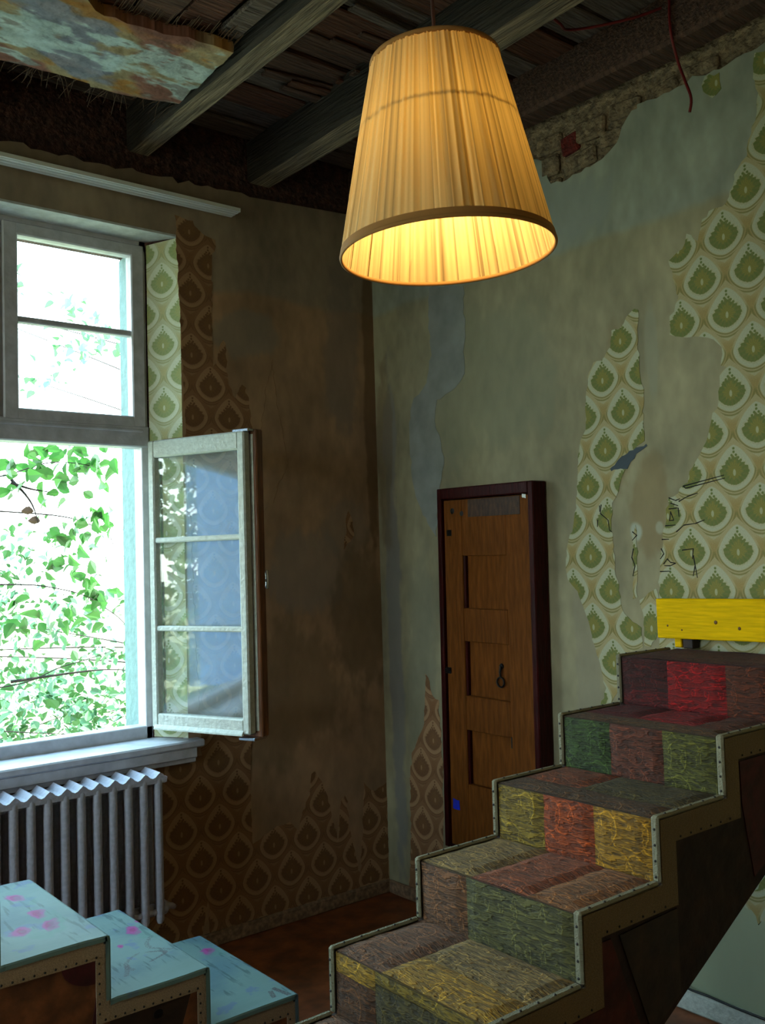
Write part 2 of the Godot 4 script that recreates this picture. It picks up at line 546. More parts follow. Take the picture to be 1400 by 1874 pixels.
func make_materials() -> void:
	mat("white_paint", Color(0.78, 0.78, 0.81), 0.45, Vector3(1.5, 1.5, 1.5), mottle_light(), 0.15)
	mat("old_white_paint", Color(0.80, 0.82, 0.78), 0.55, Vector3(5, 5, 5), mottle_light(), 0.25)
	mat("radiator_paint", Color(0.72, 0.72, 0.78), 0.4, Vector3(6, 6, 6), mottle_light(), 0.1)
	mat("brown_varnish", Color(0.56, 0.34, 0.19), 0.4, Vector3(12, 1, 12), mottle, 0.1)
	mat("beam_wood", Color(0.60, 0.53, 0.43), 0.85, Vector3(0.5, 6, 6), mottle, 1.2)
	mat("plank_wood", Color(0.42, 0.30, 0.24), 0.9, Vector3(7, 7, 0.6), mottle, 1.0)
	mat("plank_wood_red", Color(0.44, 0.27, 0.19), 0.9, Vector3(7, 7, 0.6), mottle, 1.0)
	mat("plank_wood_grey", Color(0.47, 0.41, 0.37), 0.9, Vector3(7, 7, 0.6), mottle, 1.0)
	mat("rough_masonry", Color(0.62, 0.53, 0.41), 0.95, Vector3(3, 3, 3), mottle, 1.5)
	mat("dark_masonry", Color(0.36, 0.23, 0.19), 0.95, Vector3(3, 3, 3), mottle, 2.0)
	mat("brick_red", Color(0.50, 0.13, 0.09), 0.9, Vector3(6, 6, 6), mottle, 0.8)
	mat("floor_brown", Color(0.62, 0.34, 0.18), 0.5, Vector3(1.2, 1.2, 1.2), mottle, 0.1)
	mat("skirting", Color(0.66, 0.53, 0.41), 0.6, Vector3(5, 5, 5), mottle, 0.2)
	mat("far_wall", Color(0.88, 0.78, 0.64), 0.9, Vector3(0.8, 0.8, 0.8), mottle, 0.3)
	mat("render_white", Color(0.80, 0.82, 0.82), 0.9, Vector3(2, 2, 2), mottle_light(), 0.3)
	mat("dark_red_wood", Color(0.27, 0.055, 0.05), 0.45, Vector3(8, 0.8, 8), mottle, 0.15)
	mat("pine_old", Color(0.48, 0.275, 0.10), 0.65, Vector3(7, 0.9, 7), grain, 0.15)
	mat("iron", Color(0.12, 0.11, 0.11), 0.4)
	mats["iron"].metallic = 0.7
	mat("steel", Color(0.75, 0.77, 0.8), 0.25)
	mats["steel"].metallic = 1.0
	mat("cream_leather", Color(0.72, 0.63, 0.51), 0.55, Vector3(8, 8, 8), speck, 0.12)
	mat("band_dark", Color(0.55, 0.46, 0.31), 0.6, Vector3(8, 8, 8), speck, 0.12)
	mat("cream_canvas", Color(0.55, 0.54, 0.44), 0.8, Vector3(14, 14, 14), speck, 0.2)
	mat("stud", Color(0.05, 0.045, 0.04), 0.35)
	mat("yellow_paint", Color(0.95, 0.76, 0.0), 0.6, Vector3(0.8, 10, 10), mottle_light(), 0.08)
	mats["pine_old"].metallic_specular = 0.2
	mats["dark_red_wood"].metallic_specular = 0.25
	mats["yellow_paint"].metallic_specular = 0.15
	mat("jamb_sky_tint", Color(0.60, 0.76, 0.97), 0.9, Vector3(2, 2, 2), mottle_light(), 0.2)
	mat("jamb_render", Color(0.46, 0.57, 0.56), 0.9, Vector3(2, 2, 2), mottle_light(), 0.3)
	mat("red_cable", Color(0.42, 0.04, 0.04), 0.5)
	mat("black_cable", Color(0.03, 0.03, 0.03), 0.5)
	mat("lamp_cord", Color(0.16, 0.04, 0.04), 0.8)
	mat("blue_tape", Color(0.05, 0.16, 0.75), 0.5)
	mat("charcoal", Color(0.07, 0.06, 0.05), 0.95)
	mat("blue_smear", Color(0.10, 0.19, 0.24), 0.6, Vector3(9, 9, 9), speck)
	mat("skim", Color(0.57, 0.58, 0.55), 0.9, Vector3(0.8, 0.8, 0.8), mottle_light(), 0.1)
	mat("leather_brown", Color(0.56, 0.33, 0.18), 0.6, Vector3(2, 2, 2), mottle, 0.1)
	mat("leather_maroon", Color(0.36, 0.08, 0.11), 0.6, Vector3(2, 2, 2), mottle, 0.1)
	mat("leather_dark", Color(0.25, 0.17, 0.10), 0.6, Vector3(2, 2, 2), mottle, 0.1)
	mat("stair_brown", Color(0.22, 0.13, 0.08), 0.7, Vector3(2, 2, 2), mottle, 0.2)
	mat("stair_red", Color(0.36, 0.12, 0.06), 0.7, Vector3(2, 2, 2), mottle, 0.2)
	mat("white_plastic", Color(0.86, 0.88, 0.86), 0.4)
	mat("reed", Color(0.33, 0.25, 0.18), 0.9)
	var g := StandardMaterial3D.new()
	g.resource_name = "window_glass"
	g.transparency = BaseMaterial3D.TRANSPARENCY_ALPHA
	g.albedo_color = Color(0.9, 0.97, 0.95, 0.04)
	g.roughness = 0.02
	mats["glass"] = g
	# the pattern in its own colours, paler, and with the window wall's dimness painted in
	for q in [["wallpaper", Color(0.65, 0.60, 0.44), Color(0.67, 0.67, 0.56), Color(0.59, 0.50, 0.28), Color(0.48, 0.46, 0.26), Color(0.40, 0.44, 0.22), Color(0.56, 0.50, 0.22)],
			["wallpaper_pale", Color(0.78, 0.79, 0.64), Color(0.85, 0.87, 0.77), Color(0.76, 0.72, 0.50), Color(0.68, 0.69, 0.50), Color(0.60, 0.66, 0.44), Color(0.70, 0.69, 0.44)],
			["wallpaper_dimmed", Color(0.55, 0.40, 0.27), Color(0.66, 0.515, 0.37), Color(0.52, 0.37, 0.23), Color(0.48, 0.34, 0.22), Color(0.455, 0.32, 0.20), Color(0.50, 0.36, 0.21)]]:
		var wp := StandardMaterial3D.new()
		wp.resource_name = q[0]
		wp.albedo_texture = img_tex(wallpaper_image(q[1], q[2], q[3], q[4], q[5], q[6]))
		wp.roughness = 0.85
		mats[q[0]] = wp

var light_tex: NoiseTexture2D
func mottle_light() -> Texture2D:
	if light_tex == null:
		light_tex = noise_tex(0.015, 0.84, 1.0, 5, 15)
	return light_tex

# ---------------------------------------------------------------- walls, floor
const TOP := 3.62
const ROOM_X := 5.0
const ROOM_Z := 5.6
const WIN0 := 1.135     # window opening along z, at the frame
const WIN1 := 2.95

func wall_mesh(called: String, st: SurfaceTool, m: Material, label: String, category := "wall") -> MeshInstance3D:
	var o := obj(called, st, m)
	tag(o, label, category, "", "structure")
	return o

func build_shell() -> void:
	var f := start()
	bx(f, Vector3(-0.5, -0.2, -0.3), Vector3(ROOM_X + 0.3, 0.0, ROOM_Z + 0.3))
	wall_mesh("floor", f, mats["floor_brown"], "brown painted floor between the two flights of steps", "floor")
	# the window wall: rough core in four blocks round the opening, plaster in front
	var wl := start()
	var up := Transform3D(Vector3(1, 0, 0), Vector3(0, 0, 1), Vector3(0, 1, 0), Vector3.ZERO)
	prism(wl, P([-0.02, -0.3, -0.02, 1.058, -0.14, 1.135, -0.22, 1.135, -0.45, 1.113, -0.45, -0.3]), 0.0, TOP, up)
	prism(wl, P([-0.02, 4.0, -0.02, 3.03, -0.14, WIN1, -0.22, WIN1, -0.45, 2.97, -0.45, 4.0]), 0.0, TOP, up)
	bx(wl, Vector3(-0.45, 0.0, 5.2), Vector3(-0.02, TOP, ROOM_Z + 0.3))
	bx(wl, Vector3(-0.45, 0.0, 3.45), Vector3(-0.02, 0.84, 5.25))
	bx(wl, Vector3(-0.45, 2.985, 3.45), Vector3(-0.02, TOP, 5.25))
	bx(wl, Vector3(-0.45, 0.0, 1.0), Vector3(-0.02, 0.80, 3.1))
	bx(wl, Vector3(-0.45, 2.985, 1.0), Vector3(-0.02, TOP, 3.1))
	var left := wall_mesh("wall_left", wl, mats["dark_masonry"], "window wall of plaster with torn brown wallpaper, seen left of the corner")
	# plaster sheet in front of the core, its top broken off below the ceiling
	var plaster_top_left := P([0.652, 3.232, 0.737, 3.239, 0.793, 3.231, 1.032, 3.226, 1.231, 3.221, 1.255, 3.232, 1.291, 3.214, 1.463, 3.211, 1.658, 3.211, 1.699, 3.218, 1.781, 3.205])
	var base := Color(0.63, 0.505, 0.38)
	var frieze := Color(0.54, 0.49, 0.42)
	var spots_l := [[0.42, 1.55, 0.20, 0.2, 0.54, 0.49, 0.44, 0.55], [0.8, 1.9, 0.16, 0.2, 0.54, 0.49, 0.44, 0.5], [0.2, 1.72, 0.14, 0.14, 0.52, 0.47, 0.42, 0.4], [0.2, 2.6, 0.11, 0.5, 0.50, 0.45, 0.41, 0.5], [0.1, 1.3, 0.2, 0.4, 0.42, 0.34, 0.24, 0.5], [0.55, 1.0, 0.35, 0.3, 0.45, 0.37, 0.26, 0.4], [0.75, 2.6, 0.2, 0.1, 0.52, 0.5, 0.46, 0.5], [0.03, 2.4, 0.04, 0.8, 0.4, 0.30, 0.20, 0.6]]
	var pm := StandardMaterial3D.new()
	pm.albedo_texture = img_tex(plaster_image(2.6, TOP, base, frieze, spots_l, 41))
	pm.roughness = 0.95
	pm.texture_repeat = false
	pm.resource_name = "plaster_left"
	var k := Vector2(1.0 / 2.6, -1.0 / TOP)
	var o := Vector2(0, 1)
	var ps := start()
	var edge := jag(plaster_top_left, 0.03, 0.008, false)
	var pts := P([0.0, 0.0, 1.045, 0.0])
	pts.append_array(P([1.045, 3.19]))
	for q in edge:
		if q.x < 1.04 and q.x > 0.02:
			pts.append(q)
	pts.append_array(P([0.0, 3.26]))
	# the edge list runs from the corner outwards: turn it round
	var right := P([0.0, 0.0, 1.045, 0.0, 1.045, 3.21])
	var inner := PackedVector2Array()
	for q in edge:
		if q.x < 1.03 and q.x > 0.02:
			inner.append(q)
	var asc := inner.size() > 1 and inner[0].x < inner[inner.size() - 1].x
	if asc:
		inner.reverse()
	right.append_array(inner)
	right.append_array(P([0.0, 3.27]))
	prism(ps, right, -0.02, 0.0, SIDE, k, o)
	var above := P([1.045, 2.985, 3.05, 2.985, 3.05, 3.15])
	var inner2 := PackedVector2Array()
	for q in edge:
		if q.x > 1.05 and q.x < 3.0:
			inner2.append(q)
	if inner2.size() > 1 and inner2[0].x < inner2[inner2.size() - 1].x:
		inner2.reverse()
	above.append_array(inner2)
	above.append_array(P([1.045, 3.21]))
	prism(ps, above, -0.02, 0.0, SIDE, k, o)
	prism(ps, P([1.045, 0.0, 3.05, 0.0, 3.05, 0.80, 1.045, 0.80]), -0.02, 0.0, SIDE, k, o)
	prism(ps, P([3.05, 0.0, 4.0, 0.0, 4.0, 3.2, 3.05, 3.15]), -0.02, 0.0, SIDE, k, o)
	prism(ps, P([5.2, 0.0, ROOM_Z, 0.0, ROOM_Z, 3.2, 5.2, 3.2]), -0.02, 0.0, SIDE, k, o)
	prism(ps, P([4.0, 0.0, 5.2, 0.0, 5.2, 0.84, 4.0, 0.84]), -0.02, 0.0, SIDE, k, o)
	prism(ps, P([4.0, 2.985, 5.2, 2.985, 5.2, 3.2, 4.0, 3.2]), -0.02, 0.0, SIDE, k, o)
	obj("plaster", ps, pm, left)
	# splayed reveals of the opening, soffit
	var rv := start()
	var dz := Vector3(-0.14, 0, 1.135) - Vector3(0, 0, 1.045)
	quad(rv, Vector3(0.0, 0.86, 3.05), Vector3(-0.14, 0.86, WIN1), Vector3(-0.14, 2.985, WIN1), Vector3(0.0, 2.985, 3.05), Vector3(0.58, 0, -0.81).normalized())
	quad(rv, Vector3(0.0, 0.80, 1.045), Vector3(-0.14, 0.80, 1.135), Vector3(-0.14, 2.985, 1.135), Vector3(0.0, 2.985, 1.045), Vector3(0.54, 0, 0.84).normalized())
	bx(rv, Vector3(-0.14, 2.975, 1.04), Vector3(0.0, 2.985, 3.05), 0.001)
	obj("reveal", rv, mats["render_white"], left)
	# outer jambs in white render, sky blue painted into the left one
	var oj := start()
	prism(oj, P([-0.22, 1.145, -0.22, 1.13, -0.45, 1.1, -0.45, 1.118]), 0.84, 2.975, up)
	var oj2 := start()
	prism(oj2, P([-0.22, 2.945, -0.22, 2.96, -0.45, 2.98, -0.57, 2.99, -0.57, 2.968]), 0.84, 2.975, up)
	obj("outer_reveal", oj2, mats["jamb_sky_tint"], left)  # blue sky tint, and the outward jut, made for its reflection in the casement
	bx(oj, Vector3(-0.47, 0.80, 1.11), Vector3(-0.22, 0.845, 2.97), 0.004)
	obj("outer_reveal", oj, mats["jamb_render"], left)
	# the back wall
	var wb := start()
	bx(wb, Vector3(-0.02, 0, -0.3), Vector3(ROOM_X + 0.3, TOP, -0.02))
	var back := wall_mesh("wall_back", wb, mats["rough_masonry"], "back wall of bare plaster with torn green and ochre wallpaper")
	var plaster_top_back := P([0.057, 3.307, 0.344, 3.297, 0.840, 3.256, 1.100, 3.193, 1.145, 3.095, 1.158, 3.066, 1.216, 3.053, 1.310, 3.061, 1.437, 3.084, 1.488, 3.111, 1.508, 3.160, 1.542, 3.189, 1.568, 3.224, 1.662, 3.217, 1.753, 3.216, 1.815, 3.228, 1.923, 3.207, 2.004, 3.225, 2.082, 3.233])
	var spots_b := [[0.1, 1.2, 0.06, 1.3, 0.48, 0.47, 0.46, 0.75], [0.06, 2.1, 0.06, 0.5, 0.44, 0.36, 0.25, 0.45], [1.0, 2.95, 0.5, 0.18, 0.56, 0.58, 0.55, 0.6], [0.28, 1.0, 0.12, 0.7, 0.52, 0.52, 0.44, 0.5], [1.45, 2.1, 0.08, 0.35, 0.5, 0.42, 0.28, 0.4], [1.56, 1.75, 0.09, 0.2, 0.52, 0.44, 0.30, 0.5], [1.5, 1.66, 0.03, 0.04, 0.66, 0.68, 0.62, 0.9], [1.6, 1.67, 0.02, 0.025, 0.64, 0.64, 0.56, 0.8], [1.6, 2.3, 0.03, 0.2, 0.58, 0.58, 0.5, 0.5], [0.75, 2.35, 0.4, 0.35, 0.54, 0.54, 0.44, 0.5], [1.25, 1.2, 0.07, 0.7, 0.57, 0.54, 0.46, 0.5], [1.9, 0.3, 0.7, 0.35, 0.62, 0.65, 0.54, 0.9]]  # last spot: light under the stairs painted into the plaster
	var pm2 := StandardMaterial3D.new()
	pm2.albedo_texture = img_tex(plaster_image(2.6, TOP, Color(0.56, 0.53, 0.42), Color(0.54, 0.56, 0.51), spots_b, 77))
	pm2.roughness = 0.95
	pm2.texture_repeat = false
	pm2.resource_name = "plaster_back"
	var pb := start()
	var poly := P([0.0, 0.0, ROOM_X, 0.0, ROOM_X, 3.25])
	var e2 := jag(plaster_top_back, 0.025, 0.007, false)
	e2.reverse()
	for q in e2:
		if q.x > 0.01:
			poly.append(q)
	poly.append_array(P([0.0, 3.22]))
	prism(pb, poly, -0.02, 0.0, BACK, k, o)
	obj("plaster", pb, pm2, back)
	# red brick and stones in the broken patch at the top
	var stones := [[1.257, 3.195, 0.085, 0.075, "brick_red"], [1.15, 3.23, 0.13, 0.07, "rough_masonry"], [1.36, 3.215, 0.14, 0.08, "rough_masonry"], [1.3, 3.115, 0.16, 0.07, "rough_masonry"], [1.155, 3.14, 0.09, 0.08, "rough_masonry"], [1.46, 3.15, 0.12, 0.06, "rough_masonry"], [1.52, 3.235, 0.14, 0.06, "rough_masonry"], [1.17, 3.05, 0.07, 0.07, "rough_masonry"], [1.68, 3.245, 0.13, 0.05, "rough_masonry"], [1.84, 3.25, 0.14, 0.05, "rough_masonry"]]
	for s in stones:
		var b := start()
		cbox(b, Vector3(s[2], s[3], 0.03), Transform3D(Basis(Vector3(0, 0, 1), rng.randf_range(-0.12, 0.12)), Vector3(s[0], s[1], -0.018 + rng.randf_range(-0.004, 0.006))), 0.008)
		obj("brick", b, mats[s[4]], back)
	# skim patch and corner strip of grey filler
	var skim := P([0.417, 2.826, 0.642, 2.772, 0.641, 2.590, 0.631, 2.398, 0.576, 2.334, 0.448, 2.292, 0.425, 2.207, 0.458, 2.128, 0.478, 2.002, 0.444, 1.906, 0.411, 1.673, 0.365, 1.737, 0.294, 1.842, 0.261, 1.972, 0.243, 2.154, 0.265, 2.305, 0.378, 2.390, 0.421, 2.509, 0.408, 2.638])
	var sp := start()
	prism(sp, jag(skim, 0.03, 0.008), -0.001, 0.0015, BACK)
	obj("filler_patch", sp, mats["skim"], back)
	# the rest of the room, behind the camera
	var wr := start()
	bx(wr, Vector3(ROOM_X, 0, -0.3), Vector3(ROOM_X + 0.3, TOP, ROOM_Z + 0.3))
	wall_mesh("wall_right", wr, mats["far_wall"], "plain plaster wall behind the stairs, facing the window")
	var wz := start()
	bx(wz, Vector3(-0.02, 0, ROOM_Z), Vector3(0.9, TOP, ROOM_Z + 0.3))
	bx(wz, Vector3(2.3, 0, ROOM_Z), Vector3(ROOM_X, TOP, ROOM_Z + 0.3))
	bx(wz, Vector3(0.9, 0, ROOM_Z), Vector3(2.3, 0.85, ROOM_Z + 0.3))
	bx(wz, Vector3(0.9, 3.0, ROOM_Z), Vector3(2.3, TOP, ROOM_Z + 0.3))
	wall_mesh("wall_rear", wz, mats["far_wall"], "plain plaster wall with a window behind the camera")
	# the other windows of the room, out of view: a second one in the window wall, one behind the camera
	var names := ["white window with a cross of bars, second in the window wall, out of view to the left", "white window with a cross of bars, in the wall behind the camera"]
	for hole in 2:
		var w2 := thing("window_%d" % (hole + 2), names[hole], "window")
		w2.set_meta("kind", "structure")
		var t2 := Transform3D(Vector3(0, 0, 1), Vector3(0, 1, 0), Vector3(1, 0, 0), Vector3(-0.18, 0, 0)) if hole == 0 else Transform3D(Basis.IDENTITY, Vector3(0, 0, ROOM_Z + 0.15))
		var a: float = [4.0, 0.9][hole]
		var b: float = [5.2, 2.3][hole]
		var fr := start()
		var c := (a + b) * 0.5
		for q in [[a, 0.84, a + 0.06, 3.0], [b - 0.06, 0.84, b, 3.0], [a, 0.84, b, 0.92], [a, 2.93, b, 3.0], [c - 0.03, 0.84, c + 0.03, 3.0], [a, 2.09, b, 2.17]]:
			prism(fr, P([q[0], q[1], q[2], q[1], q[2], q[3], q[0], q[3]]), -0.03, 0.03, t2)
		obj("frame", fr, mats["white_paint"], w2)
	# skirting
	var b1 := start()
	cbox(b1, Vector3(0.02, 0.058, 1.15), Transform3D(Basis.IDENTITY, Vector3(0.01, 0.029, 0.575)), 0.006)
	cbox(b1, Vector3(0.02, 0.058, 2.0), Transform3D(Basis.IDENTITY, Vector3(0.01, 0.029, 2.15)), 0.006)
	wall_mesh("baseboard_left", b1, mats["skirting"], "low brown skirting under the torn wallpaper of the window wall", "skirting")
	var b2 := start()
	cbox(b2, Vector3(1.5, 0.06, 0.02), Transform3D(Basis.IDENTITY, Vector3(0.77, 0.03, 0.01)), 0.006)
	wall_mesh("baseboard_back", b2, mats["skirting"], "low brown skirting under the old wooden door on the back wall", "skirting")
	var b3 := start()
	cbox(b3, Vector3(2.6, 0.075, 0.022), Transform3D(Basis.IDENTITY, Vector3(2.83, 0.0375, 0.011)), 0.008)
	wall_mesh("baseboard_back_001", b3, mats["old_white_paint"], "whitish skirting of the back wall seen under the stairs", "skirting")

func build_ceiling() -> void:
	var c := start()
	bx(c, Vector3(-0.5, TOP, -0.3), Vector3(ROOM_X + 0.3, TOP + 0.2, ROOM_Z + 0.3))
	var ceil := wall_mesh("ceiling", c, mats["dark_masonry"], "stripped ceiling of dark boards above the open beams", "ceiling")
	# boards run from the back wall towards the camera, between and over the beams
	var x := 0.0
	var kinds := ["plank_wood", "plank_wood_red", "plank_wood", "plank_wood_grey"]
	while x < 3.4:
		var w := rng.randf_range(0.13, 0.2)
		var p := start()
		cbox(p, Vector3(w - 0.012, 0.03, 3.2), Transform3D(Basis(Vector3(0, 0, 1), rng.randf_range(-0.03, 0.03)), Vector3(x + w * 0.5, 3.5 + rng.randf_range(-0.012, 0.012), 1.58)), 0.005)
		obj("plank", p, mats[kinds[rng.randi() % 4]], ceil)
		x += w
	# loose laths and rags of old ceiling left across the boards
	for i in 16:
		var p2 := start()
		var zz := rng.randf_range(0.15, 1.05)
		cbox(p2, Vector3(rng.randf_range(0.02, 0.05), 0.012, rng.randf_range(0.25, 0.5)), Transform3D(Basis(Vector3.UP, rng.randf_range(-0.15, 0.15)), Vector3(rng.randf_range(0.25, 2.3), 3.47 - 0.006 * (i % 3), zz)), 0.003)
		obj("lath", p2, mats[kinds[(i * 3) % 4]], ceil)
	mats["beam_wood"].vertex_color_use_as_albedo = true   # shade painted on the sides through vertex colours
	# lower boarding left between the first beam and the plaster remnant, with a pale batten along the beam
	for q in [[1.295, 1.37, 0.93, "plank_wood_grey"], [1.39, 1.51, 0.9, "plank_wood_red"], [1.525, 1.65, 0.86, "plank_wood"], [1.66, 1.775, 0.84, "plank_wood_red"], [1.91, 2.05, 0.9, "plank_wood"]]:
		var lb := start()
		cbox(lb, Vector3(3.2, 0.022, q[1] - q[0]), Transform3D(Basis.IDENTITY, Vector3(q[2] + 1.6, 3.345 + rng.randf_range(-0.004, 0.008), (q[0] + q[1]) * 0.5)), 0.004)
		obj("plank", lb, mats[q[3]], ceil)
	# beams
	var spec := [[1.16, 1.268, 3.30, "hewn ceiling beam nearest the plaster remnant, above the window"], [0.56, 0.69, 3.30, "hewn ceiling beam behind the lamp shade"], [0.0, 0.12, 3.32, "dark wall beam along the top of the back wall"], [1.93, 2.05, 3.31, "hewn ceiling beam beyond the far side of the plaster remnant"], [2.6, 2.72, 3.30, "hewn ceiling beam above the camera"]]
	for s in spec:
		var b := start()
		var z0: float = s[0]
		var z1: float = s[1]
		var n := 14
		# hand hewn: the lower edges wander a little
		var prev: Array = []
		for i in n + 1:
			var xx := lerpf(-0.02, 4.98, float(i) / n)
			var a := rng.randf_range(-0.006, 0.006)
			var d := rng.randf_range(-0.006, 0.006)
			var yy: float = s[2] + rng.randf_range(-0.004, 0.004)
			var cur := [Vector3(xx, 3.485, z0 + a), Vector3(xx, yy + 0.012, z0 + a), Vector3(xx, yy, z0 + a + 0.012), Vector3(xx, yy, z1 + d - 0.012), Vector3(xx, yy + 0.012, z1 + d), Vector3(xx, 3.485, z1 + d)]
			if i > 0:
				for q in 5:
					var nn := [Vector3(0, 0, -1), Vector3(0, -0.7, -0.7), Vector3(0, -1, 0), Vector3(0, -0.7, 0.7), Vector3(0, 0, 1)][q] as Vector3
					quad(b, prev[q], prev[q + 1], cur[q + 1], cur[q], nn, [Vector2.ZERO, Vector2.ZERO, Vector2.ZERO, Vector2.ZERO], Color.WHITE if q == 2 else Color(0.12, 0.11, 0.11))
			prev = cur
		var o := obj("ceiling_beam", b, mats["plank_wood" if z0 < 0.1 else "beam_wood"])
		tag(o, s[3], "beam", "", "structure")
	# the last piece of the old plastered and painted ceiling
	var chunk := P([0.937, 1.806, 0.888, 1.776, 0.882, 1.625, 0.896, 1.545, 0.920, 1.474, 0.922, 1.382, 0.926, 1.312, 0.803, 1.306, 0.646, 1.296, 0.495, 1.294, 0.470, 1.359, 0.447, 1.434, 0.440, 1.514, 0.431, 1.596, 0.452, 1.620, 0.452, 1.679, 0.449, 1.735, 0.446, 1.846, 0.425, 1.911, 0.405, 2.010, 0.835, 2.129, 1.000, 1.904])
	var st := start()
	var pc := jag(chunk, 0.035, 0.009)
	prism(st, pc, 3.33, 3.292, FLAT, Vector2(0.9, 0.85), Vector2(0, -1.05))
	var cm := StandardMaterial3D.new()
	cm.resource_name = "old_ceiling_paint"
	cm.albedo_texture = img_tex(ceiling_image())
	cm.roughness = 0.95
	cm.heightmap_enabled = true
	cm.heightmap_scale = 1.5
	cm.heightmap_texture = bumpy
	var rem := thing("ceiling_remnant", "flaking remnant of painted plaster ceiling with white, rust and blue patches above the window", "plaster")
	obj("plaster_sheet", st, cm, rem)
	var rl := start()
	for i in 260:
		var e := pc[rng.randi() % pc.size()]
		var p0 := Vector3(e.x + rng.randf_range(-0.05, 0.03), 3.325, e.y + rng.randf_range(-0.06, 0.06))
		var dirv := Vector3(rng.randf_range(-0.16, -0.02), 0.0, rng.randf_range(-0.06, 0.06))
		tube(rl, [p0 + Vector3(0.06, 0.008, 0), p0, p0 + dirv * 0.5 + Vector3(0, -0.004, 0), p0 + dirv + Vector3(0, rng.randf_range(-0.05, 0.0) if e.x < 0.5 else 0.0, 0)], 0.0022, 0.001, 4, false)
	var reeds := obj("reed_fibres", rl, mats["reed"], rem)
	reeds.set_meta("kind", "stuff")

# ---------------------------------------------------------------- window
func build_window() -> void:
	var w := thing("window_1", "tall white wooden window with upper lights and an open lower half", "window")
	w.set_meta("kind", "structure")
	var wp: Material = mats["white_paint"]
	var fr := start()
	var fx0 := -0.22
	var fx1 := -0.14
	bx(fr, Vector3(fx0, 2.93, WIN0), Vector3(fx1, 2.985, WIN1), 0.003)
	bx(fr, Vector3(fx0, 0.84, WIN0), Vector3(fx1, 2.985, WIN0 + 0.03), 0.003)
	bx(fr, Vector3(fx0, 0.84, WIN1 - 0.03), Vector3(fx1, 2.985, WIN1), 0.003)
	bx(fr, Vector3(fx0, 0.84, WIN0), Vector3(fx1, 0.918, WIN1), 0.004)
	obj("frame", fr, wp, w)
	var tr := start()
	bx(tr, Vector3(fx0, 2.088, WIN0), Vector3(fx1 + 0.012, 2.178, WIN1), 0.005)
	bx(tr, Vector3(fx1, 2.150, WIN0 + 0.03), Vector3(fx1 + 0.022, 2.162, WIN1 - 0.03), 0.003)
	obj("transom", tr, wp, w)
	for k in 2:
		var mu := start()
		var zc := WIN0 + 0.607 * (k + 1)
		bx(mu, Vector3(fx0, 2.17, zc - 0.02), Vector3(fx1, 2.94, zc + 0.02), 0.003)
		obj("mullion", mu, wp, w)
	# three fixed upper lights, each a sash of two panes
	for k in 3:
		var z0 := WIN0 + 0.607 * k + 0.012
		var z1 := WIN0 + 0.607 * (k + 1) - 0.006
		var y0 := 2.172
		var y1 := 2.955
		var a := start()
		var sx0 := -0.185
		var sx1 := -0.128
		bx(a, Vector3(sx0, y0, z0), Vector3(sx1, y1, z0 + 0.058), 0.005)
		bx(a, Vector3(sx0, y0, z1 - 0.058), Vector3(sx1, y1, z1), 0.005)
		bx(a, Vector3(sx0, y0, z0 + 0.05), Vector3(sx1, y0 + 0.046, z1 - 0.05), 0.005)
		bx(a, Vector3(sx0, y1 - 0.05, z0 + 0.05), Vector3(sx1, y1, z1 - 0.05), 0.005)
		var sash := obj("sash", a, wp, w)
		var gb := start()
		bx(gb, Vector3(-0.178, 2.560, z0 + 0.05), Vector3(-0.14, 2.584, z1 - 0.05), 0.004)
		obj("glazing_bar", gb, wp, sash)
		for q in [[y0 + 0.046, 2.560], [2.584, y1 - 0.05]]:
			var gl := start()
			bx(gl, Vector3(-0.164, q[0], z0 + 0.058), Vector3(-0.160, q[1], z1 - 0.058), 0.0005)
			obj("pane", gl, mats["glass"], sash)
	# inner sill board with its apron
	var sl := start()
	bx(sl, Vector3(-0.14, 0.838, 1.0), Vector3(0.062, 0.868, 3.1), 0.006)
	var si := obj("windowsill", sl, wp, w)
	var ap := start()
	bx(ap, Vector3(0.0, 0.795, 1.03), Vector3(0.05, 0.838, 3.07), 0.004)
	bx(ap, Vector3(0.0, 0.775, 1.03), Vector3(0.035, 0.797, 3.07), 0.003)
	obj("apron", ap, wp, si)

